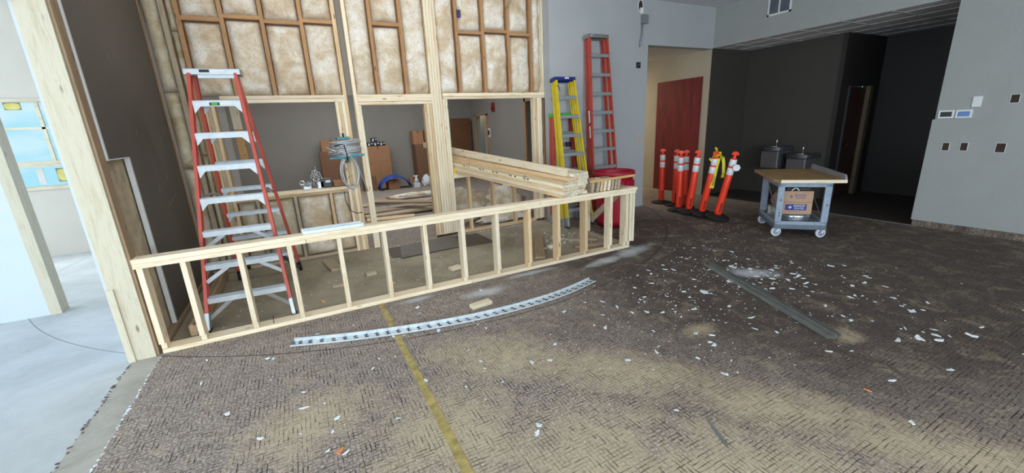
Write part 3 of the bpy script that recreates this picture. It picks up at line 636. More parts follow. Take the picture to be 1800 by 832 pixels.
# steel tracks on the half wall
def track(name, p0, p1, w, h, t, mat, label, cat, up=(0, 0, 1), group=None, flip=False):
    a, b = w/2, h; pr = [(0, -a), (h, -a), (h, -a+t), (t, -a+t), (t, a-t), (h, a-t), (h, a), (0, a)]
    if flip: pr = [(h-x, y) for x, y in pr]
    o = MB().prism(pr, p0, p1, up).build(name, mat); tag(o, label, cat, group); return o
track('steel_track', (-.07, 4.01, HT+.001), (.45, 4.01, HT+.001), .05, .03, .0025, m_galv, 'front shiny steel track lying on the half wall', 'track')
track('steel_track', (-.08, 4.063, HT+.001), (.43, 4.063, HT+.001), .045, .036, .0025, m_galv, 'rear shiny steel track lying on the half wall', 'track')

# ------------------------------------------------------------------ ladders
def ladder(root, Hh, n, bw, tw, s, twin, rm, capm, big=False, capw=None, lab=True):
    cw = capw or tw+.09
    def fr(z, q, sgn, inset=0):  # rail centre line
        k = z/Hh; return Vector((sgn*(bw/2-inset+(tw-bw)/2*k), q*(.045+(s-.045)*(1-k)), z))
    RD = .074
    def rail(q, sgn, name, inset=0, wd=RD):
        pr = [(-.014, -wd/2), (.014, -wd/2), (.014, -wd/2+.005), (-.009, -wd/2+.005), (-.009, wd/2-.005), (.014, wd/2-.005), (.014, wd/2), (-.014, wd/2)]
        if sgn > 0: pr = [(-a, b) for a, b in pr][::-1]
        return MB().prism(pr, fr(.0, q, sgn, inset), fr(Hh-.05, q, sgn, inset), (1, 0, 0)).build(name, rm, root)
    for sgn in (-1, 1):
        o = rail(-1, sgn, 'front_rail')
        c = fr(0, -1, sgn)
        bt = MB().bar(fr(0, -1, sgn)+Vector((0, -.003, .002)), fr(.16, -1, sgn)+Vector((0, -.003, 0)), .036, .084, (1, 0, 0)).build('boot', m_alum, root, bevel=.004)
        MB().box(c.x-.022, c.x+.022, c.y-.045, c.y+.045, 0, .018).build('foot_pad', m_blk, bt)
        rail(1, sgn, 'rear_rail', .012, .058)
        c = fr(0, 1, sgn, .012)
        MB().bar(fr(.0, 1, sgn, .012), fr(.14, 1, sgn, .012), .036, .068, (1, 0, 0)).build('boot', m_blkp if twin else m_alum, root, bevel=.004)
    def step(z, q, inset=0, deep=.085, lip=.052):
        a, b = fr(z, q, -1, inset), fr(z, q, 1, inset); hx = b.x-.012; y = a.y
        m = MB(); m.box(-hx, hx, y-deep/2, y+deep/2, z-.004, z); m.box(-hx, hx, y-deep/2, y-deep/2+.004, z-lip, z); m.box(-hx, hx, y+deep/2-.004, y+deep/2, z-lip*.5, z)
        for k in range(4): m.box(-hx, hx, y-deep/2+.012+.018*k, y-deep/2+.017+.018*k, z, z+.003)
        st = m.build('step', m_alumw if big else m_alumd, root)
        return st, hx, y
    for i in range(1, n+1):
        z = Hh*i/(n+1); st, hx, y = step(z, -1)
        yy = y-.04
        for sgn in (-1, 1):
            if big and i <= 3:
                e = fr(z-.16 if i > 1 else .1, -1, sgn)
                MB().bar((sgn*hx*.45, yy+.03, z-.05), (e.x-sgn*.01, yy+.03-(s-.045)/Hh*.14, e.z), .035, .006, (0, 0, 1)).build('brace', m_alumw if i > 1 else m_galvd, st)
            elif big:
                m = MB(); lipz = .052; n3 = [(sgn*hx, z-lipz+.005), (sgn*(hx-.06), z-lipz+.005), (sgn*hx, z-.115)]
                m.add([(x, yy, zz) for x, zz in n3]+[(x, yy+.004, zz) for x, zz in n3], [(0, 1, 2), (5, 4, 3), (0, 3, 4, 1), (1, 4, 5, 2), (2, 5, 3, 0)]); m.build('gusset', m_alumw, st)
            MB().box(sgn*(hx+.013)-.006, sgn*(hx+.013)+.006, y-.043, y-.036, z-.035, z-.025).box(sgn*(hx+.013)-.006, sgn*(hx+.013)+.006, y-.043, y-.036, z-.065, z-.055).build('rivet', m_alum, st)
        if twin:
            st, hx, y = step(z, 1, .012, .075, .04)
            if i <= 2:
                for sgn in (-1, 1):
                    e = fr(z-.17 if i > 1 else .06, 1, sgn, .012); MB().bar((sgn*hx*.5, y, z-.03), (e.x-sgn*.01, y+.02, e.z), .045, .01, (0, 0, 1)).build('brace', m_blkp if i == 1 else m_alumw, st)
            else:
                for sgn in (-1, 1):
                    m = MB(); n3 = [(sgn*hx, z-.04), (sgn*(hx-.06), z-.04), (sgn*hx, z-.11)]
                    m.add([(x, y, zz) for x, zz in n3]+[(x, y+.004, zz) for x, zz in n3], [(0, 1, 2), (5, 4, 3), (0, 3, 4, 1), (1, 4, 5, 2), (2, 5, 3, 0)]); m.build('gusset', m_alumw, st)
        elif i % 2 == 0:
            a, b = fr(z, 1, -1, .012), fr(z, 1, 1, .012); MB().bar(a, b, .03, .012, (0, 0, 1)).build('rear_rung', m_alum, root)
    cd = .075 if not twin else .085
    m = MB(); m.box(-cw/2, cw/2, -cd-.005, cd, Hh-.008, Hh); m.box(-cw/2, cw/2, -cd-.005, -cd, Hh-.055, Hh); m.box(-cw/2, cw/2, cd-.005, cd, Hh-.055, Hh)
    m.box(-cw/2, -cw/2+.005, -cd, cd, Hh-.055, Hh); m.box(cw/2-.005, cw/2, -cd, cd, Hh-.055, Hh); m.build('top_cap', capm, root, bevel=.003)
    if s > .3:
        for sgn in (-1, 1):
            a, b = fr(Hh*.5, -1, sgn, .02), fr(Hh*.46, 1, sgn, .03); md = (a+b)/2+Vector((0, 0, .05))
            MB().bar(a, md, .022, .005, (0, 0, 1)).bar(md, b, .022, .005, (0, 0, 1)).build('spreader', m_galvd, root)
    return fr, cd
lb = empty('stepladder', (-.58, 5.0, 0), rad(-3.5), 'big open red double sided stepladder behind the half wall', 'stepladder')
fr, cd = ladder(lb, 2.33, 7, .70, .36, .74, True, m_fred, m_alum, True)
MB().box(-.10, -.02, -cd-.007, -cd-.005, 2.295, 2.32).build('sticker', m_ink, lb); MB().box(-.015, .10, -cd-.0065, -cd-.005, 2.3, 2.315).build('sticker', m_paper, lb)
zz = 2.33*7/8; yy = fr(zz, -1, 1).y-.0455
MB().box(-.06, .02, yy-.002, yy, zz-.045, zz-.018).build('sticker', m_ink, lb); MB().box(-.045, .005, yy-.003, yy-.002, zz-.04, zz-.023).build('sticker', m_green, lb); MB().box(.025, .12, yy-.0015, yy, zz-.043, zz-.02).build('sticker', m_paper, lb)
MB().box(-.12, .17, -cd+.004, -cd+.03, 2.245, 2.277).build('cap_lip', m_alumw, lb)
def lean(root, foot, top_y, top_z):  # pivots about X at the feet
    root.location = foot; root.rotation_euler = (-math.atan2(top_y-foot[1], top_z), 0, root.rotation_euler[2])
ly = empty('stepladder', (3.985, 5.44, 0), 0, 'folded yellow stepladder with navy top leaning on the pale wall', 'stepladder')
ladder(ly, 2.40, 7, .50, .34, .075, False, m_yel, m_bluep, False, .40); lean(ly, (3.985, 5.40, .012), 5.79, 2.38)
MB().tube([(-.185, -.1, 2.25), (-.165, -.1, 2.26), (-.155, -.1, 2.23), (-.15, -.1, 2.18)], .006).build('painted_mark', m_ink, ly)
MB().box(-.03, .05, -.1065, -.105, 2.36, 2.385).build('cap_print', m_plasticw, ly)
lt = empty('stepladder', (4.70, 5.60, 0), 0, 'tall folded red stepladder with grey cap leaning on the pale wall', 'stepladder')
ladder(lt, 3.06, 9, .56, .36, .07, False, m_fred2, m_galvd, False, .42); lean(lt, (4.72, 5.60, .012), 5.87, 3.05)
for z in (1.75, 1.5): MB().box(-.255, -.252, -.06, -.03, z-.1, z+.1).build('sticker', m_paper, lt)
for k in range(4): MB().lathe([(.008, 0), (.008, .004)], n=8).xf(Matrix.Translation((-.18+.035*(k % 2), -.104, 3.025+.02*(k//2)-.01)) @ Matrix.Rotation(pi/2, 4, 'X')).build('cap_rivet', m_plasticw, lt)
lg = empty('stepladder', (3.995, 5.72, 0), 0, 'short red stepladder with green top hidden behind the yellow ladder', 'stepladder')
ladder(lg, 1.83, 5, .58, .40, .047, False, m_fred2, m_green, False, .44); lean(lg, (4.02, 5.77, .012), 5.875, 1.82)
MB().box(.02, .1, -.11, -.04, 1.28, 1.36).build('tool_holder', m_blkp, lg, bevel=.006)

wl_m = plain('pale_scuff', '8d8880', .8)
for y, z, dy, dz in ((4.75, 2.35, .03, .07), (4.95, 1.75, .02, .06), (5.15, 1.2, .03, .08), (5.35, 1.05, .34, .07), (4.6, 2.75, .02, .05), (5.5, 1.3, .02, .05)):
    MB().bar((-1.2615, y, z), (-1.2615, y+dy, z+dz), .005, .0012, (0, 0, 1)).build('scuff_mark', wl_m, wl)
pp_ = MB().box(-.05, .05, -.035, .035, 0, .002).build('paper_scrap', m_paper); pp_.matrix_world = Matrix.Translation(o0+side*.30+nrm*(.0385*7+.002)+d*.42) @ Matrix((side, d, nrm)).transposed().to_4x4()
tag(pp_, 'small white paper lying on top of the leaning bundle', 'paper')
yc = empty('tape_measure', (2.19, 6.2, .99), .3, 'small yellow tape measure on the low sill beside the bundle', 'tape measure')
MB().box(-.035, .035, -.02, .02, 0, .07).build('case', m_tape, yc, bevel=.008); MB().box(-.015, .015, -.022, -.02, .02, .05).build('case_badge', m_blkp, yc)
# ------------------------------------------------------------------ bin
tb = empty('trash_can', (4.50, 5.12, 0), 0, 'round dark red plastic trash can behind the half wall end', 'trash can')
MB().lathe([(.245, 0.01), (.25, .0), (.262, .1), (.305, .74), (.31, .83), (.33, .835), (.34, .86), (.335, .90), (.322, .905), (.31, .87), (.25, .06), (.24, .03)], n=40).build('can_body', m_can, tb, smooth=True)
for a in (0, 1.0): 
    MB().box(.3, .345, -.09, .09, .66, .77).xf(Matrix.Rotation(-pi/2+1.57*a*2+.2, 4, 'Z')).build('handle', m_can, tb, bevel=.012)

# ------------------------------------------------------------------ delineator posts
def delineator(base, tilt, az, label):
    rt = empty('traffic_post', base, 0, label, 'traffic post', 'orange traffic posts by the corridor')
    n = 8; pr = [(.195, 0), (.2, .012), (.185, .028), (.09, .04), (.075, .055)]
    MB().lathe(pr, n=n).build('rubber_base', m_blk, rt, bevel=.004)
    MB().lathe([(.058, .04), (.057, .1), (.052, .5), (.05, .975), (.04, .985), (.03, .99)], n=24).build('tube', m_orange, rt, smooth=True)
    for z0, z1 in ((.865, .97), (.725, .835)): MB().lathe([(.0508, z0), (.0522, z0+.002), (.0518, z1-.002), (.0505, z1)], n=24).build('reflective_band', m_refl, rt, smooth=True)
    hp = [(-.018, 0), (.018, 0), (.016, .045), (.028, .062), (.05, .05), (.055, .07), (.035, .1), (0, .112), (-.035, .1), (-.055, .07), (-.05, .05), (-.028, .062), (-.016, .045)]
    m = MB(); n = len(hp); m.add([(x, -.014, .985+z) for x, z in hp]+[(x, .014, .985+z) for x, z in hp], [list(range(n)), list(range(n, 2*n))[::-1]]+[(i, (i+1) % n, n+(i+1) % n, n+i) for i in range(n)])
    m.lathe([(.03, .985), (.024, 1.0), (.018, 1.03)], n=14)
    hd = m.xf(Matrix.Rotation(rad(-35), 4, 'Z')).build('handle', m_orange, rt, bevel=.003)
    MB().box(-.014, .014, -.062, -.05, .1, .26).xf(Matrix.Rotation(rad(-38), 4, 'Z')).build('slot', plain('slot_shadow', '8f1d0e', .6), rt, bevel=.006)
    ax = Vector((-sin(rad(az)), cos(rad(az)), 0)); rt.rotation_mode = 'QUATERNION'
    rt.rotation_quaternion = Matrix.Rotation(rad(tilt), 3, ax).to_quaternion()
    return rt
delineator((6.506, 5.967-.03, .0), 1.0, 80, 'orange traffic post standing farthest left and farthest back by the corridor')
delineator((6.47, 5.56, .0), 1.5, 60, 'orange traffic post second from left, half covering the red panel')
delineator((6.42, 5.30, .0), 1.5, 60, 'orange traffic post mostly hidden behind the one in front of the red panel')
delineator((6.13, 5.17, .012), 2.0, 60, 'orange traffic post in front hiding another post, red panel behind')
delineator((6.06, 4.90, .045), 7.0, -90, 'leaning orange traffic post just left of the one with caution tape')
pt = delineator((6.06, 4.63, .052), 11, -90, 'leaning orange traffic post with yellow caution tape tied on top')
pw = delineator((6.03, 4.31, .052), 11, -75, 'rightmost leaning orange traffic post with a white tag on its bands')
# caution tape
ct = empty('caution_tape', (6.06, 4.42, .98), 0, 'crumpled yellow caution tape tied around a leaning orange post', 'tape')
random.seed(5)
for k in range(9):
    p = Vector((random.uniform(-.04, .04), random.uniform(-.05, .06), random.uniform(-.02, .1))); pts = [p]
    for q in range(7): p = p+Vector((random.uniform(-.03, .03), random.uniform(-.035, .03), random.uniform(-.03, .03))); pts.append(p)
    m = MB()
    for a, b in zip(pts[:-1], pts[1:]): m.bar(a, b, .03, .002, (random.uniform(-1, 1), random.uniform(-1, 1), 1))
    m.build('tape_loop', m_tape, ct)
def ribbon(pts, w, mat, wd):
    m = MB()
    for a, b in zip(pts[:-1], pts[1:]): m.bar(a, b, w, .0015, wd)
    return m.build('tape_tail', mat, ct)
wdir = (.72, -.69, 0)
ribbon([(.0, -.03, .03), (.0, .0, -.1), (.0, .03, -.3), (.0, .05, -.47)], .07, m_tape, wdir)
ribbon([(.03, -.09, .05), (.02, -.12, -.05), (.02, -.13, -.2), (.03, -.11, -.28)], .045, m_tape, wdir)
vd = Vector((-.69, -.72, 0)).normalized()
for wtx, px in (('CAUTION', (.0, .03, -.28)),):
    text(wtx, .062, m_ink, ct, frame((0, -.03, -1), Vector((.72, -.69, 0)), vd, Vector(px)+vd*.008), 'tape_print')
wt = MB().lathe([(.0, 0), (.055, 0), (.055, .003), (0, .003)], n=7).xf(Matrix.Rotation(pi/2, 4, 'X')).build('hanging_tag', m_plasticw)
wt.matrix_world = Matrix.Translation((6.045, 4.05, .88)) @ Matrix.Rotation(rad(-46), 4, 'Z'); tag(wt, 'round white tag hanging off the rightmost orange post', 'tag')

# ------------------------------------------------------------------ cart
A = rad(-46)
ca = empty('utility_cart', (6.27, 3.29, 0), A, 'grey plastic utility cart with a plywood top and boxes below', 'cart')
CX, CY = .31, .43
pl = []
for sx in (-1, 1):
    for sy in (-1, 1):
        pr = [(-.04, -.04), (.04, -.04), (.04, -.01), (-.005, .04), (-.04, .04)]
        pr = [(a*-sx*-1 if sx < 0 else -a, b if sy < 0 else -b) for a, b in pr]
        MB().prism(pr, (sx*(CX-.04), sy*(CY-.04), .2), (sx*(CX-.04), sy*(CY-.04), .745), (1, 0, 0)).build('leg', m_cart, ca, bevel=.006)
m = MB(); m.box(-CX, CX, -CY, -CY+.025, .115, .225); m.box(-CX, CX, CY-.025, CY, .115, .225); m.box(-CX, -CX+.025, -CY, CY, .115, .225); m.box(CX-.025, CX, -CY, CY, .115, .225); m.box(-CX, CX, -CY, CY, .115, .185)
m.build('lower_shelf', m_cart, ca, bevel=.006)
m = MB(); m.box(-CX, CX, -CY, -CY+.03, .70, .758); m.box(-CX, CX, CY-.03, CY, .70, .758); m.box(-CX, -CX+.03, -CY, CY, .70, .758); m.box(CX-.03, CX, -CY, CY, .70, .758); m.box(-CX, CX, -CY, CY, .73, .745)
m.build('upper_shelf', m_cart, ca, bevel=.006)
for sx in (-1, 1):
    MB().tube([(sx*(CX-.05), -CY+.05, .25), (sx*(CX-.05), CY-.05, .70)], .006).build('cross_brace', m_galvd, ca)
for sx in (-1, 1):
    for sy in (-1, 1):
        c = Vector((sx*(CX-.045), sy*(CY-.05), 0)); a = .25 if sx < 0 else .35
        R = Matrix.Translation(c) @ Matrix.Rotation(a, 4, 'Z')
        w_ = MB().lathe([(.03, -.016), (.062, -.016), (.066, -.01), (.066, .01), (.062, .016), (.03, .016)], n=24).xf(Matrix.Translation((0, 0, .066)) @ Matrix.Rotation(pi/2, 4, 'X')).xf(R).build('wheel', m_plasticw, ca, smooth=False)
        MB().lathe([(.005, -.019), (.048, -.019), (.048, .019), (.005, .019)], n=20).xf(Matrix.Translation((0, 0, .066)) @ Matrix.Rotation(pi/2, 4, 'X')).xf(R).build('wheel_hub', m_cart, w_)
        k = MB(); k.bar((0, -.024, .066), (.035, -.024, .118), .03, .004, (1, 0, 0)); k.bar((0, .024, .066), (.035, .024, .118), .03, .004, (1, 0, 0)); k.box(.0, .06, -.028, .028, .112, .117); k.xf(R).build('caster_fork', m_plasticw, ca)
for z in (.30, .34, .52): MB().lathe([(.009, 0), (.009, .003)], n=10).xf(Matrix.Translation((-CX+.045, -CY-.001, z)) @ Matrix.Rotation(pi/2, 4, 'X')).build('bolt_hole', m_blkp, ca)
MB().lathe([(.009, 0), (.009, .003)], n=10).xf(Matrix.Translation((CX-.035, -CY-.001, .46)) @ Matrix.Rotation(pi/2, 4, 'X')).build('bolt_hole', m_blkp, ca)
# plywood top with clipped corner
pr = [(-.30, -.47), (.44, -.47), (.44, .80), (-.36, .80), (-.36, -.36)]
m = MB(); n = len(pr); m.add([(x, y, .76) for x, y in pr]+[(x, y, .805) for x, y in pr], [list(range(n))[::-1], list(range(n, 2*n))]+[(i, (i+1) % n, n+(i+1) % n, n+i) for i in range(n)])
m.build('cart_top', plain('worn_maple_top', '9a7d56', .6, var=.2, scale=5), ca, bevel=.003)
MB().box(-.30, .44, -.474, -.47, .762, .803).build('edge_band', wood('pine', 'X'), ca)
pr = [(-.46, .805), (.78, .805), (.78, .875), (.73, .885), (-.42, .868), (-.46, .835)]
m = MB(); n = len(pr); m.add([(.415, y, z) for y, z in pr]+[(.44, y, z) for y, z in pr], [list(range(n)), list(range(n, 2*n))[::-1]]+[(i, (i+1) % n, n+(i+1) % n, n+i) for i in range(n)]); m.build('side_lip', plain('grey_lip', '85878a', .6), ca, bevel=.003)
Rc = Matrix.Translation((6.27, 3.29, 0)) @ Matrix.Rotation(A, 4, 'Z')
def oncart(x, y, z): return Rc @ Vector((x, y, z))
du = empty('duct_coil', oncart(.0, -.17, .186), A, 'flattened coil of silver foil duct under the cartons on the cart', 'duct')
m = MB(); m.lathe([(.1, 0), (.17, .0), (.19, .03), (.175, .055), (.192, .08), (.17, .115), (.1, .118)], n=36, sy=.9); m.build('duct_roll', m_foil, du, smooth=True)
def logo(parent, y, cx, cz, s, mat):
    for dx, dz in ((-1, 0), (1, 0), (0, 1), (0, -1)):
        c = Vector((cx+dx*s*.55, y, cz+dz*s*.55)); q = s*.42
        pr = [(c.x-q, c.z), (c.x, c.z+q), (c.x+q, c.z), (c.x, c.z-q)]
        MB().add([(x, y-.0008, z) for x, z in pr]+[(x, y, z) for x, z in pr], [(0, 1, 2, 3), (7, 6, 5, 4)]+[(i, (i+1) % 4, 4+(i+1) % 4, 4+i) for i in range(4)]).build('printed_logo', mat, parent)
FX = ((1, 0, 0), (0, 0, 1), (0, -1, 0))
for k, (z, hh, lb_) in enumerate(((.306, .165, 'lower printed carton with a blue label on the cart shelf'), (.473, .155, 'upper printed carton with dark lettering on the cart shelf'))):
    bxx = empty('carton', oncart(-.03, -.2, z), A, lb_, 'box', 'printed cartons on the cart')
    MB().box(-.175, .175, -.12, .13, 0, hh).build('carton_body', m_carton if False else plain('pale_cardboard', 'b3937a', .85, var=.04), bxx, bevel=.004)
    if k == 0:
        lab_ = MB().box(-.145, .11, -.1208, -.12, .055, .14).build('printed_label', m_label, bxx); tm = m_paper; y = -.1212
    else: tm = m_label; y = -.1206
    cz = .098 if k == 0 else .08
    tgt = lab_ if k == 0 else bxx
    logo(tgt, y, -.085, cz, .022, tm)
    text('BORDER\nSTATES', .036, tm, tgt, frame(*FX, (.025, y, cz)))
    if k == 0: MB().box(-.11, .05, -.1206, -.12, .03, .034).build('printed_line', m_carton2, bxx)
MBt = MB().tube([(-.06, 0, 0), (-.03, 0, .03), (0, .0, .034), (.03, 0, 0)], .008); o = MBt.build('cable_clip', m_plasticw); o.matrix_world = Rc @ Matrix.Translation((-.05, -.28, .63)); tag(o, 'white looped clip on top of the upper printed carton', 'clip')
o = MB().box(-.16, .12, -.04, .05, 0, .035).build('tool_case', m_blkp, bevel=.008); o.matrix_world = Rc @ Matrix.Translation((0, -.2, .629)); tag(o, 'flat black tool case on top of the upper printed carton', 'tool')
eb = empty('carton', oncart(-.13, .15, .187), A+rad(28), 'small pale carton with black lettering at the cart side', 'box')
MB().box(-.07, .07, -.12, .12, 0, .13).build('carton_body', plain('white_cardboard', 'b9b7b2', .8), eb, bevel=.004)
text('ETC\n926', .07, m_ink, eb, frame((0, -1, 0), (0, 0, 1), (-1, 0, 0), (-.0708, 0, .068)))
o = lump('plastic_bag', (0, 0, 0), (.07, .13, .12), plain('crumpled_bag', '8d7b70', .3, var=.35, scale=25), 9, .4, flat=False); o.matrix_world = Rc @ Matrix.Translation((-.15, .15, .44)); tag(o, 'crumpled clear bag of brown bits above the lettered carton', 'bag')

# ------------------------------------------------------------------ drinking fountains
def fountain(y, z, label):
    r = empty('wall_mounted_drinking_fountain', (9.0, y, z), 0, label, 'drinking fountain', 'drinking fountains in the alcove')
    MB().box(-.42, 0, -.18, .18, -.42, -.06).build('cabinet', m_stainl, r, bevel=.02)
    n = 20; pr = [(0, -.235), (-.30, -.235)] + [(-.30-.19*sin(q), -.235*cos(q)) for q in [pi*k/n for k in range(1, n)]] + [(-.30, .235), (0, .235)]
    m = MB(); k = len(pr); m.add([(x, yy, -.065) for x, yy in pr]+[(x, yy, .02) for x, yy in pr], [list(range(k))[::-1], list(range(k, 2*k))]+[(i, (i+1) % k, k+(i+1) % k, k+i) for i in range(k)])
    m.build('basin', m_basin, r, bevel=.012)
    MB().lathe([(.15, .018), (.16, .024), (.12, .022), (.06, .021)], (-.28, 0, 0), 24).build('bowl_rim', m_chrome, r, smooth=True)
    MB().tube([(-.2, 0, .02), (-.2, 0, .1), (-.22, 0, .125)], [.02, .014, .012]).lathe([(.022, .115), (.02, .14), (.01, .15)], (-.2, 0, 0), 12).build('bubbler', m_chrome, r, smooth=True)
    return r
fountain(5.07, 1.0, 'higher left drinking fountain with black basin in the dark alcove'); fountain(4.55, .87, 'lower right drinking fountain with black basin in the dark alcove')

# ------------------------------------------------------------------ wall fittings
rp = bx('door_3', XR-.02, XR, 6.16, 7.38, .0, 2.49, m_redply, None); struct(rp, 'red stained plywood sheet closing a corridor doorway')
vg = empty('vent_grille', (XR, 4.73, 3.55), 0, 'white framed return air grille above the alcove', 'vent')
s = MB(); s.box(-.012, 0, -.2, -.17, -.22, .22); s.box(-.012, 0, .17, .2, -.22, .22); s.box(-.012, 0, -.2, .2, -.22, -.19); s.box(-.012, 0, -.2, .2, .19, .22); s.box(-.013, 0, -.012, .012, -.2, .2); s.build('vent_frame', m_plasticw, vg)
s = MB(); s.box(-.004, -.001, -.18, .18, -.2, .2)
for k in range(18): s.bar((-.008, -.17, -.19+.0215*k), (-.008, .17, -.19+.0215*k), .014, .0015, (-.6, 0, .8))
s.build('louvre', plain('louvre_grey', '5f6872', .6), vg)
def sq(y, z, w, h, name, label, mats, cat, t=.02, grp=None):
    r = empty(name, (XR if z > 1.49 else XR-.012, y, z), 0, label, cat, grp)
    MB().box(-t, 0, -w/2, w/2, -h/2, h/2).build('housing', mats[0], r, bevel=.003)
    if mats[1]: MB().box(-t-.001, -t, -w*.36, w*.36, -h*.3, h*.3).build('screen', mats[1], r)
    return r
sq(2.325, 1.555, .155, .105, 'wall_panel', 'white keypad with dark screen on the grey wall', (m_plasticw, m_screend), 'keypad')
sq(2.158, 1.553, .155, .105, 'wall_panel', 'white thermostat with blue screen on the grey wall', (m_plasticw, m_screenb), 'thermostat')
o = sq(2.065, 1.70, .085, .13, 'wall_plate', 'blank white wall plate above the blue screen', (m_plasticw, None), 'wall plate', .012)
def hole(y, z, w, h, label):
    r = empty('outlet_hole', (XR if z > 1.49 else XR-.012, y, z), 0, label, 'outlet hole', 'open boxes in the grey wall')
    MB().box(-.003, .0, -w/2, w/2, -h/2, h/2).build('box_cavity', m_hole, r)
    n = 14; m = MB()
    pts = [(-w/2, -h/2), (w/2, -h/2), (w/2, h/2), (-w/2, h/2)]
    for i in range(4):
        a, b = Vector((-.003, *pts[i])), Vector((-.003, *pts[(i+1) % 4])); m.bar(a, b, .006, .005, (1, 0, 0))
    m.build('torn_edge', m_plasticw, r)
hole(1.752, 1.712, .075, .1, 'open box hole high on the grey wall, above the others'); hole(2.258, 1.132, .07, .105, 'leftmost open box hole low on the grey wall')
hole(2.085, 1.135, .07, .105, 'middle open box hole low on the grey wall'); hole(1.762, 1.128, .085, .115, 'rightmost open box hole low on the grey wall')
jx = empty('wall_mounted_junction_box', (5.87, 5.98, 3.40), 0, 'grey junction box with a conduit stub high on the pale wall', 'junction box')
MB().box(-.06, .07, -.06, 0, -.07, .07).build('box_body', m_stainl if False else plain('grey_steel', '80858a', .5), jx, bevel=.005); MB().tube([(-.04, -.03, -.07), (-.045, -.03, -.25), (-.07, -.03, -.38), (-.085, -.03, -.45)], .013).build('conduit', m_galvd, jx, smooth=True); MB().box(-.062, .072, -.064, -.06, -.072, .072).build('box_cover', plain('grey_cover', '797e83', .5), jx)
hh = empty('cable_hole', (5.80, 5.98, 3.62), 0, 'ragged oval hole in the pale wall near the ceiling', 'hole'); MB().lathe([(.05, -.001), (.05, .003)], n=18, sy=1.7).xf(Matrix.Rotation(pi/2, 4, 'X')).build('hole_cavity', m_hole, hh); MB().box(-.01, .07, -.006, -.002, -.12, -.03).build('torn_paper', m_paper, hh)
MB().tube([(.055*cos(q), -.004, .09*sin(q)) for q in [2*pi*k/24 for k in range(24)]], .006, 6, True).build('torn_rim', m_flake, hh)
bb = empty('outlet_box', (5.79, 5.98, 2.64), 0, 'small black outlet box in the pale wall beside the corridor opening', 'outlet box'); MB().box(-.05, .05, -.012, 0, -.05, .05).build('box_body', m_blkp, bb, bevel=.004); MB().tube([(-.03, -.014, -.02), (0, -.02, .01), (.03, -.014, .02)], .004).build('wire_end', m_cable, bb)
pa = MB().box(5.84, 5.95, 5.976, 5.981, 1.2, 1.43).build('wall_patch', plain('joint_compound', 'b9b2a2', .9), bevel=.002); tag(pa, 'beige patch of joint compound on the pale wall edge', 'patch')

# ------------------------------------------------------------------ top of post: gathered plastic with red strip
pb = empty('dust_sheet', (-1.47, 3.94, 2.75), 0, 'gathered translucent plastic sheet with a red zip strip on the pale post', 'plastic sheet')
o = lump('sheet_bundle', (-.06, -.02, .06), (.1, .06, .2), m_film, 2, .15, pb, flat=False)
MB().box(.012, .03, -.0, .03, -.16, .4).build('zip_strip', m_can, pb, bevel=.002)

# ------------------------------------------------------------------ loose metal on the carpet
random.seed(21)
cx0, cy0, R0 = 1.27, 7.4, 4.16
pts = [(-.291, 3.572), (.1, 3.42), (.522, 3.294), (.95, 3.2), (1.386, 3.15), (1.85, 3.15), (2.25, 3.2), (2.63, 3.30)]
def cat(p, n):
    out = []
    for i in range(len(p)-1):
        p0, p1, p2, p3 = [Vector(p[max(0, min(len(p)-1, i+k))]) for k in (-1, 0, 1, 2)]
        for j in range(n):
            t = j/n; out.append(.5*((2*p1)+(p2-p0)*t+(2*p0-5*p1+4*p2-p3)*t*t+(3*p1-p0-3*p2+p3)*t**3))
    out.append(Vector(p[-1])); return out
cl = cat(pts, 5)
ft = empty('curved_track', (1.2, 3.3, 0), 0, 'long flexible perforated steel track curving across the carpet', 'metal track')
N_ = len(cl)
for i in range(N_-1):
    a, b = cl[i], cl[i+1]; dd_ = (b-a).normalized(); a2 = a-dd_*.004; b2 = b+dd_*.004
    w_ = .095; t_ = .0015; h_ = .03; q = w_/2
    base = (ft.location.x, ft.location.y)
    A_ = Vector((a2.x-base[0], a2.y-base[1], .006)); B_ = Vector((b2.x-base[0], b2.y-base[1], .006))
    pr = [(-q, 0), (q, 0), (q, h_), (q-.003, h_), (q-.003, t_+.001), (-q+.003, t_+.001), (-q+.003, .014), (-q, .014)]
    sg = MB().prism([(x, y) for x, y in pr], A_, B_, Vector((-dd_.y, dd_.x, 0))).build('track_segment', m_galv, ft)
    if sg.data.vertices[2].co.z < 0: pass
    md = (A_+B_)/2; nn = Vector((-dd_.y, dd_.x, 0)); d3 = Vector((dd_.x, dd_.y, 0))
    m = MB()
    for off, al_ in ((.022, .0), (-.008, .014)): m.box(al_-.015, al_+.015, off-.007, off+.007, .0, .0015)
    Mx = Matrix((d3, nn, Vector((0, 0, 1)))).transposed().to_4x4(); Mx.translation = A_+Vector((0, 0, .0032)); m.xf(Mx); m.build('slot', m_blkp, ft)
tp = track('steel_stud', (4.02, 2.95, .004), (3.372, 1.36, .004), .07, .034, .003, m_galvd, 'straight dull steel stud lying on the carpet among white chips', 'metal stud', up=(0, 0, 1))
o = track('steel_stud', (4.075, 2.93, .004), (3.43, 1.34, .004), .04, .028, .003, m_galvd, 'narrow dull steel stud lying against the wider one', 'metal stud', up=(0, 0, 1))
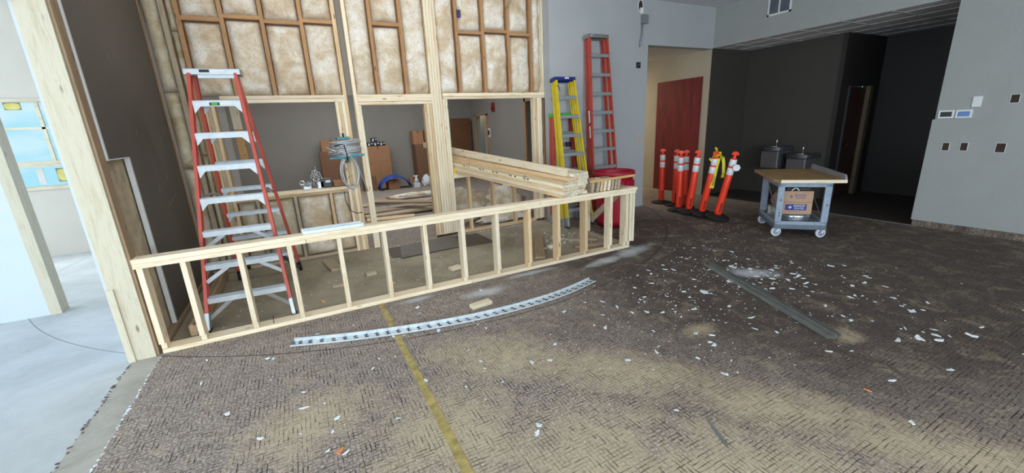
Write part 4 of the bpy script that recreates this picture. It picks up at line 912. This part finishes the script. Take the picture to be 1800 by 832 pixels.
# ------------------------------------------------------------------ wood scraps
tag(board('wood_block', (1.24, 3.375, .02), (1.45, 3.405, .02), .085, .038, 'pine', ref=(0, 1, 0)), 'short pine block on the carpet behind the curved track', 'wood block')
for lb_, a, b, wd, th, k in (('brown board lying flat on the slab near the ladder foot', (.13, 5.85, .02), (.21, 5.37, .02), .14, .036, 'grey'),
                           ('small tan block on the slab under the third bay', (.50, 4.96, .02), (.62, 4.97, .02), .089, .038, 'grey'),
                           ('small thin block on the slab near the second bay', (.11, 4.79, .015), (.24, 4.78, .015), .05, .03, 'grey'),
                           ('pale block on the slab behind the middle studs', (1.43, 4.53, .02), (1.57, 4.57, .02), .089, .038, 'pine'),
                           ('tiny yellow wood chip beside the fourth stud', (.69, 4.50, .012), (.75, 4.51, .012), .035, .024, 'strip'),
                           ('brown plank lying under the lumber end, pointing back', (2.55, 4.25, .02), (3.1, 5.22, .02), .13, .036, 'brown'),
                           ('white ended block beside the brown plank', (2.9, 4.62, .02), (3.02, 4.62, .02), .06, .038, 'pale'),
                           ('grey offcut on the slab in front of the trash can', (3.35, 4.75, .02), (3.66, 4.5, .02), .089, .036, 'grey'),
                           ('grey offcut lying against the return leg of the half wall', (3.2, 4.42, .02), (3.6, 4.3, .02), .1, .036, 'brown'),
                           ('tiny pale wood chip beside the ladder foot', (-.005, 4.36, .01), (-.02, 4.42, .01), .03, .02, 'strip')):
    tag(board('wood_scrap', a, b, wd, th, k, ref=(0, 1, 0) if abs(a[0]-b[0]) > abs(a[1]-b[1]) else (1, 0, 0)), lb_, 'wood scrap')
tag(board('timber', (-1.05, 4.18, .065), (-1.05, 5.95, .065), .13, .08, 'brown', bevel=.015), 'old brown timber lying along the dark wall behind the half wall', 'timber')
def sheet(name, pts, z, t, mat, label, cat):
    n = len(pts); tag(MB().add([(x, y, z) for x, y in pts]+[(x, y, z+t) for x, y in pts], [list(range(n))[::-1], list(range(n, 2*n))]+[(i, (i+1) % n, n+(i+1) % n, n+i) for i in range(n)]).build(name, mat), label, cat)
sheet('flat_board', [(1.02, 5.38), (1.95, 5.42), (2.0, 6.02), (1.15, 5.98)], .014, .012, m_board, 'grey sheet of board lying at the doorway threshold', 'board')
sheet('flat_board', [(1.95, 5.38), (2.42, 5.33), (2.40, 6.0), (2.02, 6.05)], .001, .008, m_hard, 'brown hardboard sheet lying right of the grey one', 'board')
sheet('flat_board', [(.92, 5.5), (1.12, 5.42), (1.25, 5.98), (.95, 6.0)], .001, .008, m_hard, 'small brown hardboard piece left of the grey sheet', 'board')
sheet('floor_tape', [(.475, .6), (.53, .6), (.528, 3.98), (.478, 3.98)], .0005, .0015, plain('dirty_yellow_tape', 'ad9a5e', .7, var=.4, scale=14), 'strip of dirty yellow tape running along the carpet', 'tape')
# plaster chips
random.seed(99)
def chip(x, y, s, z=0.0, thin=.004, mat=None, name='plaster_chip'):
    n = random.randint(8, 12); el = random.uniform(.25, .8); a0 = random.uniform(0, pi); pr = []
    for k in range(n):
        q = 2*pi*k/n; r = s*random.uniform(.4, 1.3); px, py = r*cos(q), r*el*sin(q); pr.append((px*cos(a0)-py*sin(a0), px*sin(a0)+py*cos(a0)))
    tx, ty = random.uniform(-.2, .2), random.uniform(-.2, .2); sh = s*.3
    m = MB().add([(px, py, .001+max(0, tx*px+ty*py)) for px, py in pr]+[(px*.9, py*.9, thin+max(0, tx*px+ty*py)) for px, py in pr], [list(range(n))[::-1], list(range(n, 2*n))]+[(i, (i+1) % n, n+(i+1) % n, n+i) for i in range(n)])
    o = m.build(name, mat or m_flake); o.location = (x, y, z); return o
spots = [(4.2, 2.75, .09), (4.3, 2.6, .07), (4.05, 2.85, .05), (3.9, 2.6, .07), (4.45, 2.45, .06), (4.5, 2.2, .09), (3.75, 2.35, .06), (3.78, 2.5, .05), (3.35, 2.45, .08), (4.2, 2.3, .05), (3.95, 2.15, .05), (4.1, 2.05, .045),
         (4.35, 2.05, .06), (2.95, 2.25, .05), (2.6, 1.95, .05), (3.05, 1.75, .05), (3.75, 1.1, .06), (3.9, 1.03, .08), (3.98, .95, .07), (4.05, 1.0, .06), (4.0, 1.15, .05), (4.25, .85, .07), (4.4, 1.25, .06),
         (4.6, 1.45, .05), (4.85, 1.6, .045), (3.3, 1.2, .03), (2.31, 1.48, .05), (-.47, 3.43, .05), (-.43, 3.40, .04), (1.2, 2.95, .03), (.8, 3.7, .05), (1.5, 3.75, .04), (1.75, 1.4, .025), (.28, 2.2, .03), (4.3, .5, .05), (4.6, .62, .04),
         (2.2, 2.6, .04), (2.05, 2.4, .03), (2.45, 2.5, .035), (2.7, 2.6, .04), (2.35, 2.15, .03), (1.95, 2.85, .045), (3.1, 2.9, .05), (3.3, 3.1, .05), (3.15, 3.15, .035), (3.6, 3.05, .05), (4.7, 3.1, .05), (4.9, 2.5, .04), (5.2, 2.1, .04)]
for x, y, s in spots:
    tag(chip(x, y, s*.62), 'white plaster chip lying flat on the brown carpet', 'plaster chip', 'white plaster chips on the carpet')
for k in range(200):
    q = random.random()
    if q < .5: x, y = random.gauss(4.1, .55), random.gauss(2.45, .55)
    elif q < .75: x, y = random.gauss(2.6, .7), random.gauss(2.3, .5)
    elif q < .87: x, y = random.gauss(4.3, .6), random.gauss(1.2, .4)
    else: x, y = random.uniform(-.9, 1.6), random.uniform(1.3, 3.7)
    if x > 7.5 or x < -1.2 or y > 3.85: continue
    tag(chip(x, y, random.uniform(.009, .032)), 'white plaster chip lying flat on the brown carpet', 'plaster chip', 'white plaster chips on the carpet')
def crumbs(name, fn, n, s0, s1, mat, label, cat):
    m = MB()
    for k in range(n):
        x, y = fn(); s = random.uniform(s0, s1); a = random.uniform(0, pi); h = s*.5; e = random.uniform(.3, .9)
        c, sn = cos(a)*s, sin(a)*s
        m.add([(x+c, y+sn, .001), (x-sn*e, y+c*e, .001), (x-c, y-sn, .001), (x+sn*e, y-c*e, .001), (x, y, .001+h)], [(0, 1, 4), (1, 2, 4), (2, 3, 4), (3, 0, 4), (3, 2, 1, 0)])
    tag(m.build(name, mat), label, cat, kind='stuff')
crumbs('plaster_crumbs', lambda: (random.gauss(4.0, .7), random.gauss(2.5, .55)), 500, .003, .009, m_flake, 'fine white plaster crumbs scattered around the dull steel stud', 'debris')
crumbs('plaster_crumbs', lambda: (random.gauss(2.4, .8), random.gauss(2.4, .5)), 330, .003, .008, m_flake, 'fine white plaster crumbs on the carpet in front of the curved track', 'debris')
crumbs('plaster_crumbs', lambda: (random.uniform(-1.1, 2.4), random.uniform(1.0, 3.6)), 260, .002, .006, m_flake, 'fine pale crumbs dotted over the near carpet', 'debris')
crumbs('plaster_crumbs', lambda: (random.uniform(4.2, 6.3), random.gauss(3.7, .45)), 160, .004, .010, m_flake, 'white crumbs on the carpet between half wall and posts', 'debris')
crumbs('plaster_crumbs', lambda: (random.uniform(-.9, 3.7), random.uniform(4.25, 5.9)), 240, .004, .011, m_flake, 'white crumbs scattered on the bare slab', 'debris')
crumbs('plaster_crumbs', lambda: (random.gauss(3.35, .22), random.gauss(4.85, .22)), 130, .008, .022, m_flake, 'heap of white paper and plaster bits by the yellow ladder', 'debris')
crumbs('carpet_edge_debris', lambda: (random.gauss(-1.252, .006), random.uniform(-.2, 3.95)), 260, .004, .012, m_flake, 'frayed white crumbs along the cut carpet edge', 'debris')
crumbs('glue_crumbs', lambda: (random.gauss(-1.442, .006), random.uniform(-.2, 3.95)), 260, .004, .012, plain('dark_glue', '57534c', .9), 'dark crumbs along the edge of the pale slab', 'debris')
crumbs('threshold_debris', lambda: (random.uniform(.95, 3.6), random.gauss(6.08, .02)), 120, .006, .016, m_flake, 'white crumbs along the carpet edge under the stud wall', 'debris')
o = chip(-.056, 2.1, .032, mat=m_peel, name='orange_scrap'); tag(o, 'small orange scrap lying on the near carpet', 'scrap')
o = chip(2.88, .93, .03, mat=m_peel, name='rusty_scrap'); tag(o, 'thin reddish brown scrap on the carpet at right', 'scrap')
sl = MB(); pp = [(0, 0), (.012, .03), (.016, .09), (.010, .17), (0, .24), (-.008, .15), (-.008, .06)]
n = len(pp); sl.add([(x, y, .001) for x, y in pp]+[(x, y, .004) for x, y in pp], [list(range(n))[::-1], list(range(n, 2*n))]+[(i, (i+1) % n, n+(i+1) % n, n+i) for i in range(n)])
o = sl.build('steel_sliver', m_galvd); o.location = (1.74, 1.06, 0); o.rotation_euler = (0, 0, rad(-26)); tag(o, 'thin grey metal sliver on the near carpet', 'scrap')

# ------------------------------------------------------------------ light
def area(name, loc_, rot, sx, sy, e, col):
    l = D.lights.new(name, 'AREA'); l.shape = 'RECTANGLE'; l.size = sx; l.size_y = sy; l.energy = e; l.color = col
    o = D.objects.new(name, l); COL.objects.link(o); o.location = loc_; o.rotation_euler = rot; return o
DAY = (.90, .96, 1.0)
for i, (a, b) in enumerate(((-7.4, -4.0), (-3.6, -.2), (.2, 3.6))):
    area('daylight', ((a+b)/2, -6.15, 1.85), (rad(90), 0, 0), b-a, 2.7, (190, 260, 270)[i], DAY)
for a, b in ((-2.5, 1.5), (2.2, 5.2)):
    area('daylight', (-7.95, (a+b)/2, 1.85), (rad(90), 0, rad(-90)), b-a, 2.7, 165, (.82, .92, 1.0))
area('daylight', (-3.4, 8.9, 1.75), (rad(90), 0, pi), 2.2, 1.3, 60, (.85, .95, 1.0))
area('corridor_lamp', (6.9, 9.5, 2.95), (0, 0, 0), 1.0, 1.8, 60, (1, .86, .62))
area('ceiling_fill', (1.3, 4.5, 3.68), (rad(38), 0, 0), 4.2, .35, 32, (1, .98, .95))  # added fill tilted at the back wall to lift insulation and nook
area('daylight', (-7.9, 7.4, 1.85), (rad(90), 0, rad(-90)), 2.4, 2.6, 170, (.88, .94, 1.0))  # added to brighten the left room; no window opening behind it
area('ceiling_fill', (1.5, 10.2, 3.7), (0, 0, 0), 4.5, 3, 150, (.9, .95, 1))  # unseen overhead fill that brightens the back room
area('hall_fill', (5.84, 13.5, 2.45), (0, 0, 0), .2, 1.0, 9, (1, .93, .8))  # added light to brighten the cream wall behind the doorway
w = D.worlds.new('sky'); bpy.context.scene.world = w; w.use_nodes = True; nt = w.node_tree
tc = nt.nodes.new('ShaderNodeTexCoord'); mp = nt.nodes.new('ShaderNodeMapping'); mp.inputs['Scale'].default_value = (2, 2, 6); nt.links.new(tc.outputs['Generated'], mp.inputs[0])
nz = nt.nodes.new('ShaderNodeTexNoise'); nz.inputs['Scale'].default_value = 2.2; nz.inputs['Detail'].default_value = 5; nt.links.new(mp.outputs[0], nz.inputs['Vector'])
cr = nt.nodes.new('ShaderNodeValToRGB'); cr.color_ramp.elements[0].position = .5; cr.color_ramp.elements[0].color = (.36, .76, .92, 1); cr.color_ramp.elements[1].position = .72; cr.color_ramp.elements[1].color = (1, 1, 1, 1)
nt.links.new(nz.outputs[0], cr.inputs[0]); bg = nt.nodes['Background']; nt.links.new(cr.outputs[0], bg.inputs[0]); bg.inputs[1].default_value = .95
sc = bpy.context.scene; sc.view_settings.view_transform = 'Standard'; sc.view_settings.look = 'None'; sc.view_settings.gamma = 1; sc.view_settings.use_curve_mapping = False
sc.view_settings.exposure = .15
